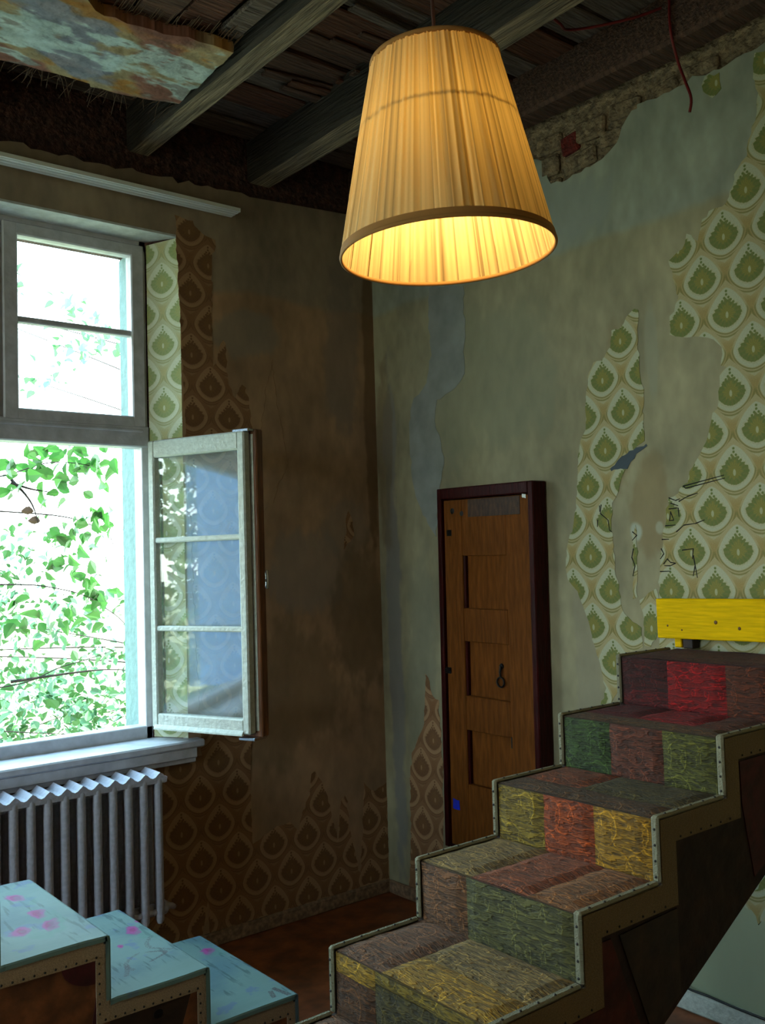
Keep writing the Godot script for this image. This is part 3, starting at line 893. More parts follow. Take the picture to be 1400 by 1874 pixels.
func build_casement() -> void:
	var o := thing("window_casement", "open white casement with three panes swung into the room beside the window", "casement", Vector3(-0.1, 0.915, 1.16))
	o.rotation_degrees.y = 22.0
	var wp: Material = mats["old_white_paint"]
	var wd := 0.505
	var ht := 1.195
	var bars := [0.41, 0.776]   # heights of the glazing bars
	var t := start()
	bx(t, Vector3(0, 0, -0.042), Vector3(0.034, ht, 0), 0.006)
	obj("stile", t, wp, o)
	t = start()
	bx(t, Vector3(wd - 0.036, 0, -0.042), Vector3(wd, ht, 0), 0.006)
	obj("stile", t, wp, o)
	t = start()
	bx(t, Vector3(0.03, ht - 0.072, -0.042), Vector3(wd - 0.03, ht, 0), 0.006)
	obj("top_rail", t, wp, o)
	t = start()
	bx(t, Vector3(0.03, 0, -0.042), Vector3(wd - 0.03, 0.06, 0), 0.006)
	# weather drip along the outer face
	prism(t, P([0.0, 0.0, 0.012, 0.0, 0.012, 0.006, 0.0, 0.02]), 0.02, wd - 0.03, Transform3D(Vector3(0, 0, 1), Vector3(0, 1, 0), Vector3(1, 0, 0), Vector3(0, -0.004, 0)))
	obj("bottom_rail", t, wp, o)
	for b in bars:
		t = start()
		bx(t, Vector3(0.03, b - 0.011, -0.034), Vector3(wd - 0.03, b + 0.011, -0.004), 0.005)
		obj("glazing_bar", t, wp, o)
	var ys := [0.06, bars[0] - 0.011, bars[0] + 0.011, bars[1] - 0.011, bars[1] + 0.011, ht - 0.072]
	for k in 3:
		t = start()
		bx(t, Vector3(0.032, ys[k * 2], -0.022), Vector3(wd - 0.034, ys[k * 2 + 1], -0.018), 0.0005)
		obj("pane", t, mats["glass"], o)
	# the coupled inner sash, varnished brown, with its own glass
	var bv: Material = mats["brown_varnish"]
	var w2 := 0.532
	t = start()
	bx(t, Vector3(0.0, -0.015, -0.092), Vector3(0.04, ht + 0.01, -0.047), 0.004)
	bx(t, Vector3(w2 - 0.062, -0.015, -0.092), Vector3(w2, ht + 0.01, -0.047), 0.004)
	bx(t, Vector3(0.03, -0.015, -0.092), Vector3(w2 - 0.05, 0.05, -0.047), 0.004)
	bx(t, Vector3(0.03, ht - 0.06, -0.092), Vector3(w2 - 0.05, ht + 0.01, -0.047), 0.004)
	var ins := obj("inner_sash", t, bv, o)
	t = start()
	bx(t, Vector3(0.04, 0.05, -0.072), Vector3(w2 - 0.062, ht - 0.06, -0.068), 0.0005)
	obj("pane", t, mats["glass"], ins)
	t = start()
	bx(t, Vector3(wd - 0.004, 0.01, -0.049), Vector3(wd + 0.012, ht - 0.01, -0.044), 0.001)
	obj("seal_strip", t, wp, ins)
	# metal couplings at top and foot, chrome olive handle
	for y in [ht + 0.004, -0.018]:
		t = start()
		bx(t, Vector3(wd - 0.06, y - 0.006, -0.085), Vector3(wd + 0.018, y + 0.006, -0.006), 0.002)
		obj("coupling", t, mats["steel"], o)
	t = start()
	tube(t, [Vector3(w2 - 0.03, 0.6, -0.09), Vector3(w2 - 0.03, 0.6, -0.125)], 0.008, 0.007, 8)
	tube(t, [Vector3(w2 - 0.022, 0.565, -0.126), Vector3(w2 - 0.022, 0.585, -0.13), Vector3(w2 - 0.022, 0.615, -0.13), Vector3(w2 - 0.022, 0.64, -0.126)], 0.008, 0.008, 8)
	bx(t, Vector3(w2 - 0.04, 0.56, -0.096), Vector3(w2 - 0.012, 0.64, -0.09), 0.002)
	obj("handle", t, mats["steel"], o)

# ---------------------------------------------------------------- wallpaper
func scrap(poly: PackedVector2Array, t: Transform3D, phase: Vector2, parent: Node3D, lift := 0.0015, step := 0.018, amp := 0.005, paper := "wallpaper") -> void:
	var st := start()
	var k := Vector2(1.0 / 0.1767, -1.0 / 0.266)
	prism(st, jag(poly, step, amp), -0.001, lift, t, k, -phase * k)
	obj("wallpaper_scrap", st, mats[paper], parent)

func build_wallpaper() -> void:
	var back := get_node("wall_back") as Node3D
	var left := get_node("wall_left") as Node3D
	var bw1 := P([2.081, 3.206, 2.046, 3.210, 2.034, 3.156, 2.047, 3.077, 2.040, 3.016, 2.018, 2.951, 1.999, 2.884, 1.955, 2.838, 1.922, 2.748, 1.857, 2.738, 1.823, 2.721, 1.809, 2.657, 1.761, 2.686, 1.745, 2.639, 1.682, 2.614, 1.697, 2.566, 1.717, 2.474, 1.707, 2.450, 1.684, 2.412, 1.679, 2.347, 1.715, 2.334, 1.781, 2.326, 1.845, 2.296, 1.882, 2.266, 1.866, 2.211, 1.891, 2.201, 1.865, 2.176, 1.856, 2.080, 1.833, 2.048, 1.809, 1.976, 1.788, 1.938, 1.770, 1.910, 1.731, 1.855, 1.723, 1.826, 1.680, 1.788, 1.645, 1.773, 1.628, 1.714, 1.613, 1.624, 1.595, 1.564, 1.585, 1.419, 1.582, 1.330, 1.582, 1.223, 3.000, 1.254, 2.900, 3.206])
	var bw2 := P([1.536, 2.479, 1.547, 2.467, 1.542, 2.287, 1.545, 2.199, 1.558, 2.172, 1.549, 2.062, 1.556, 1.987, 1.518, 1.967, 1.462, 1.891, 1.445, 1.861, 1.427, 1.812, 1.402, 1.770, 1.391, 1.707, 1.394, 1.612, 1.398, 1.536, 1.415, 1.423, 1.421, 1.380, 1.449, 1.345, 1.500, 1.307, 1.506, 1.239, 1.395, 1.198, 1.385, 1.060, 1.338, 1.007, 1.307, 1.004, 1.334, 1.080, 1.288, 1.237, 1.275, 1.293, 1.218, 1.436, 1.172, 1.486, 1.162, 1.526, 1.180, 1.638, 1.214, 1.709, 1.231, 1.801, 1.239, 1.879, 1.243, 1.964, 1.262, 2.021, 1.285, 2.058, 1.295, 2.187, 1.307, 2.264, 1.334, 2.312, 1.374, 2.311, 1.416, 2.361, 1.427, 2.417, 1.465, 2.415, 1.498, 2.453])
	var bw3 := P([1.497, 1.685, 1.500, 1.585, 1.493, 1.416, 1.472, 1.412, 1.482, 1.526, 1.480, 1.626])
	var bw4 := P([0.310, 1.055, 0.332, 1.039, 0.341, 0.985, 0.354, 0.954, 0.391, 0.940, 0.400, 0.824, 0.406, 0.655, 0.396, 0.290, 0.412, 0.030, 0.141, 0.010, 0.166, 0.191, 0.174, 0.293, 0.174, 0.444, 0.180, 0.571, 0.200, 0.675, 0.247, 0.756, 0.284, 0.811, 0.295, 0.886, 0.303, 0.974])
	var bw5 := P([1.844, 3.184, 1.863, 3.208, 1.919, 3.201, 1.920, 3.148, 1.881, 3.125])
	var bw6 := P([1.505, 1.407, 1.573, 1.456, 1.585, 1.419, 1.581, 1.311, 1.543, 1.239, 1.511, 1.249, 1.519, 1.308])
	var lw1 := P([1.061, 3.066, 0.984, 3.057, 0.951, 3.021, 0.917, 3.004, 0.869, 2.996, 0.870, 2.964, 0.890, 2.929, 0.895, 2.578, 0.896, 2.420, 0.868, 2.502, 0.845, 2.558, 0.826, 2.553, 0.829, 2.427, 0.817, 2.361, 0.788, 2.306, 0.754, 2.372, 0.732, 2.357, 0.720, 2.294, 0.703, 2.181, 0.689, 2.070, 0.706, 1.658, 0.707, 1.179, 0.743, 0.857, 0.757, 0.560, 0.749, 0.442, 0.748, 0.374, 0.728, 0.384, 0.675, 0.401, 0.621, 0.426, 0.555, 0.432, 0.530, 0.408, 0.510, 0.385, 0.487, 0.465, 0.449, 0.533, 0.434, 0.624, 0.416, 0.631, 0.401, 0.611, 0.367, 0.546, 0.336, 0.466, 0.326, 0.398, 0.298, 0.293, 0.273, 0.482, 0.253, 0.494, 0.239, 0.466, 0.230, 0.339, 0.208, 0.257, 0.186, 0.137, 0.171, 0.116, 0.149, 0.364, 0.136, 0.537, 0.105, 0.496, 0.075, 0.488, 0.025, 0.505, 0.001, 0.514, 0.001, 0.062, 0.481, 0.059, 0.962, 0.056])
	var lw2 := P([0.591, 2.501, 0.588, 2.422, 0.575, 2.371, 0.571, 2.296, 0.558, 2.250, 0.542, 2.169, 0.533, 2.094, 0.526, 2.012, 0.548, 1.977, 0.578, 1.929, 0.610, 1.847, 0.648, 1.822, 0.663, 1.781, 0.677, 1.900, 0.656, 2.039, 0.664, 2.169, 0.640, 2.293, 0.626, 2.383, 0.601, 2.450])
	var lw3 := P([0.182, 1.819, 0.167, 1.793, 0.157, 1.707, 0.181, 1.671, 0.221, 1.630, 0.213, 1.676, 0.198, 1.728, 0.200, 1.780])
	scrap(bw1, BACK, Vector2(1.726, 1.58), back)
	scrap(bw2, BACK, Vector2(1.376, 2.24), back)
	scrap(bw3, BACK, Vector2(1.376, 2.24), back)
	scrap(bw4, BACK, Vector2(0.35, 0.76), back, 0.0015, 0.018, 0.005, "wallpaper_dimmed")
	scrap(P([1.982, 0.567, 1.938, 0.524, 1.917, 0.482, 1.873, 0.445, 1.860, 0.415, 1.894, 0.401, 1.907, 0.366, 1.973, 0.401]), BACK, Vector2(1.726, 1.58), back)
	scrap(bw5, BACK, Vector2(1.726, 1.58), back)
	scrap(bw6, BACK, Vector2(1.726, 1.58), back)
	scrap(lw1, SIDE, Vector2(0.82, 0.62), left, 0.0015, 0.018, 0.005, "wallpaper_dimmed")
	scrap(lw2, SIDE, Vector2(0.643, 2.06), left, 0.0015, 0.018, 0.005, "wallpaper_dimmed")
	scrap(lw3, SIDE, Vector2(0.3, 1.75), left, 0.0015, 0.018, 0.005, "wallpaper_dimmed")
	# below the sill and behind the radiator
	scrap(P([1.0, 0.04, 2.6, 0.04, 2.6, 0.79, 0.96, 0.79, 0.93, 0.4]), SIDE, Vector2(0.82, 0.62), left, 0.0013, 0.1, 0.002, "wallpaper_dimmed")
	# on the splayed reveal
	var a := Vector3(0.0, 0, 1.045)
	var e := (Vector3(-0.14, 0, 1.135) - a).normalized()
	var tr := Transform3D(e, Vector3.UP, Vector3(0.54, 0, 0.84).normalized(), a)
	scrap(P([0.0, 0.87, 0.16, 0.87, 0.16, 2.96, 0.0, 2.975]), tr, Vector2(0.085, 2.79), left, 0.0015, 0.2, 0.001, "wallpaper_pale")
	# charcoal drawings and a smear of blue paint on the back wall
	var charcoal := [P([1.705, 1.810, 1.863, 1.835]), P([1.715, 1.802, 1.866, 1.825]), P([1.705, 1.810, 1.715, 1.802]), P([1.347, 1.767, 1.341, 1.735, 1.376, 1.708, 1.381, 1.670, 1.390, 1.663]), P([1.339, 1.764, 1.339, 1.742]), P([1.328, 1.710, 1.325, 1.685]), P([1.643, 1.734, 1.681, 1.735, 1.683, 1.705]), P([1.649, 1.724, 1.661, 1.694, 1.644, 1.692, 1.649, 1.721]), P([1.626, 1.675, 1.667, 1.676]), P([1.670, 1.652, 1.701, 1.674, 1.748, 1.678, 1.782, 1.688]), P([1.609, 1.627, 1.637, 1.627]), P([1.690, 1.587, 1.734, 1.591, 1.729, 1.556]), P([1.733, 1.567, 1.745, 1.491]), P([1.738, 1.532, 1.729, 1.497]), P([1.612, 1.540, 1.627, 1.558, 1.640, 1.545, 1.661, 1.542, 1.639, 1.533, 1.615, 1.534]), P([1.596, 1.513, 1.638, 1.514]), P([1.645, 1.773, 1.672, 1.762, 1.689, 1.767]), P([1.685, 1.758, 1.720, 1.773, 1.760, 1.782]), P([1.651, 1.754, 1.681, 1.743]), P([1.484, 1.659, 1.502, 1.646, 1.482, 1.628]), P([1.485, 1.597, 1.476, 1.566, 1.489, 1.535, 1.478, 1.498]), P([1.604, 1.594, 1.614, 1.576, 1.599, 1.558])]
	var smear := P([1.566, 1.968, 1.547, 1.955, 1.517, 1.942, 1.493, 1.917, 1.473, 1.890, 1.443, 1.896, 1.400, 1.891, 1.393, 1.898, 1.417, 1.911, 1.441, 1.937, 1.488, 1.955, 1.533, 1.968, 1.562, 1.973])
	var st := start()
	for s in charcoal:
		var q: PackedVector2Array = s
		for i in q.size() - 1:
			var d := (q[i + 1] - q[i]).normalized()
			var n := Vector2(-d.y, d.x) * 0.0022
			prism(st, PackedVector2Array([q[i] - n - d * 0.001, q[i + 1] - n * 0.6 + d * 0.001, q[i + 1] + n * 0.6 + d * 0.001, q[i] + n - d * 0.001]), 0.001, 0.0021, BACK)
	var ch := obj("charcoal_drawing", st, mats["charcoal"], back)
	ch.set_meta("kind", "stuff")
	var bs := start()
	prism(bs, jag(smear, 0.012, 0.003), 0.001, 0.0022, BACK)
	obj("paint_smear", bs, mats["blue_smear"], back)

# ---------------------------------------------------------------- lamp
func build_lamp() -> void:
	var lamp := thing("pendant_lamp", "lit pendant lamp with a pleated yellow fabric shade hanging from the ceiling", "lamp", Vector3(2.185, 2.229, 1.547))
	lamp.basis = Basis(Vector3(-0.776, 0, -0.629).normalized(), deg_to_rad(-2.0))
	var r0 := 0.226
	var r1 := 0.1365
	var ht := 0.410
	var n := 150
	# pleats: gathered folds, each with its own depth and share of doubled cloth
	var ang: Array[float] = []
	var depth: Array[float] = []
	var tone: Array[float] = []
	var tw: Array[float] = []
	var a := 0.0
	while a < TAU - 0.02:
		ang.append(a)
		depth.append(rng.randf_range(-0.0035, 0.0035))
		tone.append(rng.randf_range(0.66, 1.0) if rng.randf() > 0.2 else rng.randf_range(0.34, 0.52))
		tw.append(rng.randf_range(-0.012, 0.012))
		a += rng.randf_range(0.008, 0.03)
	var m := ang.size()
	var st := start()
	var rows := 14
	for i in m:
		var i2 := (i + 1) % m
		for j in rows:
			var p: Array[Vector3] = []
			var c: Array[Color] = []
			var nn: Array[Vector3] = []
			for q in [[i, j], [i2, j], [i2, j + 1], [i, j + 1]]:
				var t: float = float(q[1]) / rows
				var an: float = ang[q[0]] + tw[q[0]] * (1.0 - t)
				var r := lerpf(r0, r1, t) + depth[q[0]] * (0.6 + 0.4 * sin(t * 3.0))
				p.append(Vector3(r * cos(an), t * ht, r * sin(an)))
				var k := tone[q[0]]
				c.append(Color(k, k * lerpf(0.9, 1.0, k), k * lerpf(0.75, 1.0, k)))
				nn.append(Vector3(cos(an), 0.2, sin(an)).normalized())
			for e in [[0, 1, 2], [0, 2, 3]]:
				for w in ([e[0], e[2], e[1]] if (p[e[1]] - p[e[0]]).cross(p[e[2]] - p[e[0]]).dot(nn[0]) > 0.0 else e):
					vert(st, p[w], nn[w], Vector2.ZERO, c[w])
	st.generate_normals()
	var sm_ := StandardMaterial3D.new()
	sm_.resource_name = "shade_cloth"
	sm_.albedo_color = Color(0.93, 0.80, 0.56)
	sm_.vertex_color_use_as_albedo = true
	sm_.roughness = 0.9
	sm_.backlight_enabled = true
	sm_.backlight = Color(0.50, 0.465, 0.35)
	obj("shade", st, sm_, lamp)
	var trim := mat("shade_trim", Color(0.66, 0.47, 0.24), 0.8)
	trim.backlight_enabled = true
	trim.backlight = Color(0.34, 0.25, 0.13)
	st = start()
	ring(st, r0, 0.0032, Transform3D.IDENTITY, 96, 1.5)
	lathe(st, P([r0 + 0.003, 0.0, r0 - 0.0005, 0.016]), 96, Transform3D.IDENTITY)
	obj("bottom_trim", st, trim, lamp)
	st = start()
	ring(st, r1, 0.004, Transform3D(Basis.IDENTITY, Vector3(0, ht, 0)), 80, 1.5)
	obj("top_trim", st, trim, lamp)
	# wire carrier: a ring inside the shade with three arms to the lamp holder
	var wire := mat("wire", Color(0.62, 0.6, 0.55), 0.4)
	st = start()
	var yc := 0.262
	ring(st, lerpf(r0, r1, yc / ht) - 0.010, 0.0012, Transform3D(Basis.IDENTITY, Vector3(0, yc, 0)), 64, 2.0)
	for k in 3:
		var an := TAU * k / 3.0 + 0.4
		tube(st, [Vector3(0.02 * cos(an), ht - 0.06, 0.02 * sin(an)), Vector3(0.07 * cos(an), ht - 0.03, 0.07 * sin(an)), Vector3((r1 - 0.004) * cos(an), ht - 0.004, (r1 - 0.004) * sin(an))], 0.0018, 0.0018, 6)
	obj("wire_frame", st, wire, lamp)
	st = start()
	lathe(st, P([0.0, 0.28, 0.017, 0.28, 0.02, 0.29, 0.02, 0.33, 0.024, 0.335, 0.024, 0.345, 0.018, 0.35, 0.012, 0.38, 0.006, 0.39, 0.0, 0.39]), 20, Transform3D.IDENTITY)
	obj("lamp_holder", st, mat("holder", Color(0.25, 0.2, 0.16), 0.5), lamp)
	st = start()
	lathe(st, P([0.0, 0.176, 0.012, 0.178, 0.022, 0.186, 0.029, 0.202, 0.030, 0.216, 0.025, 0.234, 0.017, 0.255, 0.013, 0.28]), 24, Transform3D.IDENTITY)
	var bm := StandardMaterial3D.new()
	bm.resource_name = "bulb_glow"
	bm.albedo_color = Color(1.0, 0.95, 0.85)
	bm.emission_enabled = true
	bm.emission = Color(1.0, 0.90, 0.66)
	bm.emission_energy_multiplier = 4.0
	obj("bulb", st, bm, lamp)
	var l := OmniLight3D.new()
	l.name = "bulb_light"
	l.position = Vector3(0, 0.215, 0)
	l.light_color = Color(1.0, 0.92, 0.68)
	l.light_energy = LAMP_ENERGY
	l.light_size = 0.075
	l.omni_range = 12.0
	l.omni_attenuation = 2.0
	l.shadow_enabled = true
	lamp.add_child(l)
	st = start()
	var cp: Array = []
	for i in 10:
		cp.append(Vector3(0.004 * sin(i * 1.3), 0.385 + i * (TOP - 2.253 - 0.385) / 9.0, 0.004 * cos(i * 1.7)))
	tube(st, cp, 0.004, 0.004, 8)
	obj("cord", st, mats["lamp_cord"], lamp)

# ---------------------------------------------------------------- the covered stairs on the right
var quilt_shade: ImageTexture
var quilt_high: ImageTexture
func quilt(c: Color, sc := 1.6) -> StandardMaterial3D:
	var key := "quilt_%s_%.1f" % [c.to_html(false), sc]
	if mats.has(key):
		return mats[key]
	var m := mat(key, c, 0.9)
	m.albedo_texture = quilt_shade
	m.heightmap_enabled = true
	m.heightmap_scale = 0.8
	m.heightmap_texture = quilt_high
	m.uv1_scale = Vector3(sc * 3.6, sc * 3.6, 1)
	m.rim_enabled = true
	m.rim = 0.2
	return m

# a padded patch: origin, the two sides, outward normal
func patch(parent: Node3D, o: Vector3, a: Vector3, b: Vector3, n: Vector3, c: Color, sc := 1.0) -> void:
	var st := start()
	var nu := maxi(3, int(a.length() / 0.03))
	var nv := maxi(3, int(b.length() / 0.03))
	var g := FastNoiseLite.new()
	g.seed = 3
	g.frequency = 14.0
	var f := func(i: int, j: int) -> Vector3:
		var u := float(i) / nu
		var v := float(j) / nv
		var q := o + a * u + b * v
		var edge := minf(minf(u, 1.0 - u) * a.length(), minf(v, 1.0 - v) * b.length())
		return q + n * (0.003 + 0.007 * smoothstep(0.0, 0.025, edge) + 0.0035 * g.get_noise_3d(q.x * 0.5, q.y * 1.6, q.z * 1.6))
	for i in nu:
		for j in nv:
			var q: Array[Vector3] = []
			var us: Array = []
			for e in [[i, j], [i + 1, j], [i + 1, j + 1], [i, j + 1]]:
				q.append(f.call(e[0], e[1]))
				us.append(Vector2(e[0] * a.length() / nu + o.x + o.z, e[1] * b.length() / nv + o.y * 0.7))
			var nn := (q[1] - q[0]).cross(q[3] - q[0]).normalized()
			if nn.dot(n) < 0.0:
				nn = -nn
			quad(st, q[0], q[1], q[2], q[3], nn, us)
	# sides down to the base
	for s in [[o, a], [o + b, a], [o, b], [o + a, b]]:
		var p: Vector3 = s[0]
		var d: Vector3 = s[1]
		quad(st, p, p + d, p + d + n * 0.003, p + n * 0.003, d.cross(n).normalized())
	obj("patch", st, quilt(c, sc), parent)

func build_stairs() -> void:
	var qi := quilt_images()
	quilt_shade = img_tex(qi[0])
	quilt_high = img_tex(qi[1])
	var s := thing("staircase", "steep stairs covered in patchwork quilt with cream edges, rising to the back wall", "stairs")
	var x0 := 1.645
	var x1 := 2.20
	var lev := [0.155, 0.31, 0.465, 0.62, 0.775, 0.93, 1.085, 1.24]
	var fz := [2.39, 2.095, 1.80, 1.508, 1.218, 0.918, 0.62, 0.322, 0.03]
	var zig := PackedVector2Array()
	zig.append(Vector2(fz[0], 0.0))
	for i in 8:
		zig.append(Vector2(fz[i], lev[i]))
		zig.append(Vector2(fz[i + 1], lev[i]))
	var body := zig.duplicate()
	body.append(Vector2(0.03, 0.90))
	body.append(Vector2(1.81, 0.0))
	var side := Transform3D(Vector3(0, 0, 1), Vector3(0, 1, 0), Vector3(1, 0, 0), Vector3.ZERO)
	var st := start()
	prism(st, body, x0, x1, side)
	obj("carcass", st, mats["stair_brown"], s)
	# patches: step, riser or tread, x share from-to, depth share from-to, colour
	var C := {"olive": Color(0.60, 0.58, 0.30), "brown": Color(0.44, 0.29, 0.17), "dkolive": Color(0.36, 0.33, 0.14), "mauve": Color(0.56, 0.40, 0.31), "tan": Color(0.66, 0.58, 0.40), "gold": Color(0.80, 0.66, 0.22), "greygreen": Color(0.44, 0.46, 0.31), "coral": Color(0.68, 0.39, 0.27), "mustard": Color(0.74, 0.58, 0.10), "yolive": Color(0.62, 0.55, 0.18), "orange": Color(0.72, 0.34, 0.12), "rust": Color(0.58, 0.30, 0.10), "dkbrown": Color(0.38, 0.26, 0.10), "green": Color(0.26, 0.38, 0.20), "redbrown": Color(0.46, 0.25, 0.20), "leaf": Color(0.40, 0.43, 0.17), "maroon": Color(0.32, 0.07, 0.06), "red": Color(0.66, 0.02, 0.04), "wine": Color(0.42, 0.05, 0.06), "rustdark": Color(0.42, 0.20, 0.08), "peach": Color(0.68, 0.47, 0.30)}
	var R := [
		[0, "r", 0.0, 1.0, 0.0, 1.0, "brown"], [0, "t", 0.0, 1.0, 0.0, 1.0, "green"], [1, "r", 0.0, 1.0, 0.0, 1.0, "olive"], [1, "t", 0.0, 0.5, 0.0, 1.0, "rust"], [1, "t", 0.5, 1.0, 0.0, 1.0, "tan"],
		[2, "r", 0.0, 0.5, 0.0, 1.0, "mauve"], [2, "r", 0.5, 1.0, 0.0, 1.0, "greygreen"], [2, "t", 0.0, 0.4, 0.0, 1.0, "mauve"], [2, "t", 0.4, 1.0, 0.0, 1.0, "tan"],
		[3, "r", 0.0, 0.3, 0.7, 1.0, "gold"], [3, "r", 0.0, 0.3, 0.0, 0.7, "brown"], [3, "r", 0.3, 1.0, 0.82, 1.0, "yolive"], [3, "r", 0.3, 1.0, 0.0, 0.82, "dkolive"],
		[3, "t", 0.0, 0.34, 0.0, 1.0, "mauve"], [3, "t", 0.34, 1.0, 0.45, 1.0, "tan"], [3, "t", 0.34, 1.0, 0.0, 0.45, "gold"],
		[4, "r", 0.0, 0.33, 0.0, 1.0, "mauve"], [4, "r", 0.33, 1.0, 0.0, 1.0, "greygreen"],
		[4, "t", 0.0, 0.36, 0.0, 1.0, "tan"], [4, "t", 0.36, 0.72, 0.0, 1.0, "coral"], [4, "t", 0.72, 1.0, 0.0, 1.0, "peach"],
		[5, "r", 0.0, 0.33, 0.0, 1.0, "yolive"], [5, "r", 0.33, 0.66, 0.0, 1.0, "orange"], [5, "r", 0.66, 1.0, 0.0, 1.0, "mustard"],
		[5, "t", 0.0, 1.0, 0.0, 0.35, "dkbrown"], [5, "t", 0.0, 0.4, 0.35, 1.0, "rust"], [5, "t", 0.4, 1.0, 0.35, 1.0, "dkolive"],
		[6, "r", 0.0, 0.33, 0.0, 1.0, "green"], [6, "r", 0.33, 0.68, 0.0, 1.0, "redbrown"], [6, "r", 0.68, 1.0, 0.0, 1.0, "leaf"],
		[6, "t", 0.0, 1.0, 0.0, 0.3, "dkbrown"], [6, "t", 0.0, 0.36, 0.3, 1.0, "wine"], [6, "t", 0.36, 0.75, 0.3, 1.0, "red"], [6, "t", 0.75, 1.0, 0.3, 1.0, "rustdark"],
		[7, "r", 0.0, 0.33, 0.35, 1.0, "maroon"], [7, "r", 0.0, 0.33, 0.0, 0.35, "wine"], [7, "r", 0.33, 0.72, 0.0, 1.0, "red"], [7, "r", 0.72, 1.0, 0.0, 1.0, "rustdark"], [7, "t", 0.0, 1.0, 0.0, 1.0, "maroon"]]
	var ix0 := x0 + 0.016
	var iw := x1 - x0 - 0.036
	for q in R:
		var i: int = q[0]
		var low: float = lev[i] - 0.155
		var a := Vector3(iw * (q[3] - q[2]), 0, 0)
		if q[1] == "r":
			patch(s, Vector3(ix0 + iw * q[2], low + 0.155 * q[4], fz[i]), a, Vector3(0, 0.155 * (q[5] - q[4]), 0), Vector3(0, 0, 1), (C[q[6]] as Color) * Color(1.14, 1.05, 0.80))
		else:
			var d: float = fz[i] - fz[i + 1]
			patch(s, Vector3(ix0 + iw * q[2], lev[i], fz[i] - d * q[4]), a, Vector3(0, 0, -d * (q[5] - q[4])), Vector3(0, 1, 0), (C[q[6]] as Color) * Color(1.14, 1.05, 0.80), 1.0)
	# cream edging: strips on top of both edges, and the band down the open side, following the steps
	for e in [[x0 - 0.006, x0 + 0.012], [x1 - 0.016, x1 + 0.006]]:
		for i in 8:
			st = start()
			bx(st, Vector3(e[0], lev[i] - 0.150, fz[i]), Vector3(e[1], lev[i] + 0.010, fz[i] + 0.012), 0.005)
			bx(st, Vector3(e[0], lev[i], fz[i + 1] + 0.012), Vector3(e[1], lev[i] + 0.011, fz[i] + 0.01), 0.005)
			obj("edging", st, mats["cream_canvas"], s)
			for k in 4:
				var sd := start()
				dome(sd, Vector3((e[0] + e[1]) * 0.5, lev[i] - 0.135 + 0.038 * k, fz[i] + 0.012), Vector3(0, 0, 1), 0.004, 0.003)
				obj("stud", sd, mats["stud"], s)
			for k in 5:
				if i < 3:
					continue
				var sd2 := start()
				dome(sd2, Vector3((e[0] + e[1]) * 0.5 + 0.004, lev[i] + 0.011, fz[i] - 0.03 - 0.055 * k), Vector3(0, 1, 0), 0.004, 0.003)
				obj("stud", sd2, mats["stud"], s)
	var band := zig.duplicate()
	var wb := 0.062
	for i in range(7, -1, -1):
		band.append(Vector2(fz[i + 1] - (0.0 if i == 7 else wb), lev[i] - wb))
		band.append(Vector2(fz[i] - wb, lev[i] - wb))
	band.append(Vector2(fz[0] - wb, 0.0))
	st = start()
	prism(st, band, x1 - 0.001, x1 + 0.005, side)
	obj("side_band", st, mats["band_dark"], s)
	for i in range(2, 8):
		for k in 6:
			st = start()
			dome(st, Vector3(x1 + 0.005, lev[i] - wb + 0.008, fz[i] - wb - 0.02 - 0.045 * k), Vector3(1, 0, 0), 0.0035, 0.003)
			obj("stud", st, mats["stud"], s)
	# coloured leather panels on the open side
	st = start()
	prism(st, P([1.12, 0.700, 1.155, 0.700, 1.155, 0.555, 1.445, 0.555, 1.445, 0.3, 1.36, 0.23, 1.0, 0.42]), x1, x1 + 0.003, side)
	obj("side_panel", st, mats["stair_red"], s)
	st = start()
	prism(st, P([1.09, 0.70, 0.86, 0.705, 0.86, 0.5, 0.98, 0.44]), x1 + 0.0005, x1 + 0.004, side)
	obj("side_panel", st, mats["leather_dark"], s)
	st = start()
	prism(st, P([0.55, 1.015, 0.27, 1.015, 0.27, 0.8, 0.5, 0.7, 0.545, 0.9]), x1, x1 + 0.003, side)
	obj("side_panel", st, mats["leather_maroon"], s)
	# guard board at the head of the stairs
	var g := thing("guard_board", "bright yellow painted board with knots above the top step", "board")
	st = start()
	cbox(st, Vector3(1.6, 0.137, 0.024), Transform3D(Basis(Vector3(0, 0, 1), 0.010), Vector3(2.42, 1.360, 0.058)), 0.003)
	var bd := obj("board", st, mats["yellow_paint"], g)
	for q in [[1.664, 1.328, 0.0045], [1.85, 1.345, 0.008], [1.935, 1.328, 0.007], [1.72, 1.315, 0.004]]:
		st = start()
		dome(st, Vector3(q[0], q[1], 0.0698), Vector3(0, 0, 1), q[2], 0.0012)
		obj("knot", st, mat("knot", Color(0.42, 0.26, 0.04), 0.6), bd)
	st = start()
	bx(st, Vector3(1.672, 1.252, 0.012), Vector3(1.70, 1.31, 0.046), 0.003)
	obj("block", st, mats["yellow_paint"], g)
	st = start()
	bx(st, Vector3(1.705, 1.25, 0.005), Vector3(1.745, 1.35, 0.046), 0.003)
	obj("post", st, mats["stair_brown"], g)
	st = start()
	bx(st, Vector3(2.6, 1.25, 0.005), Vector3(2.64, 1.35, 0.046), 0.003)
	obj("post", st, mats["stair_brown"], g)

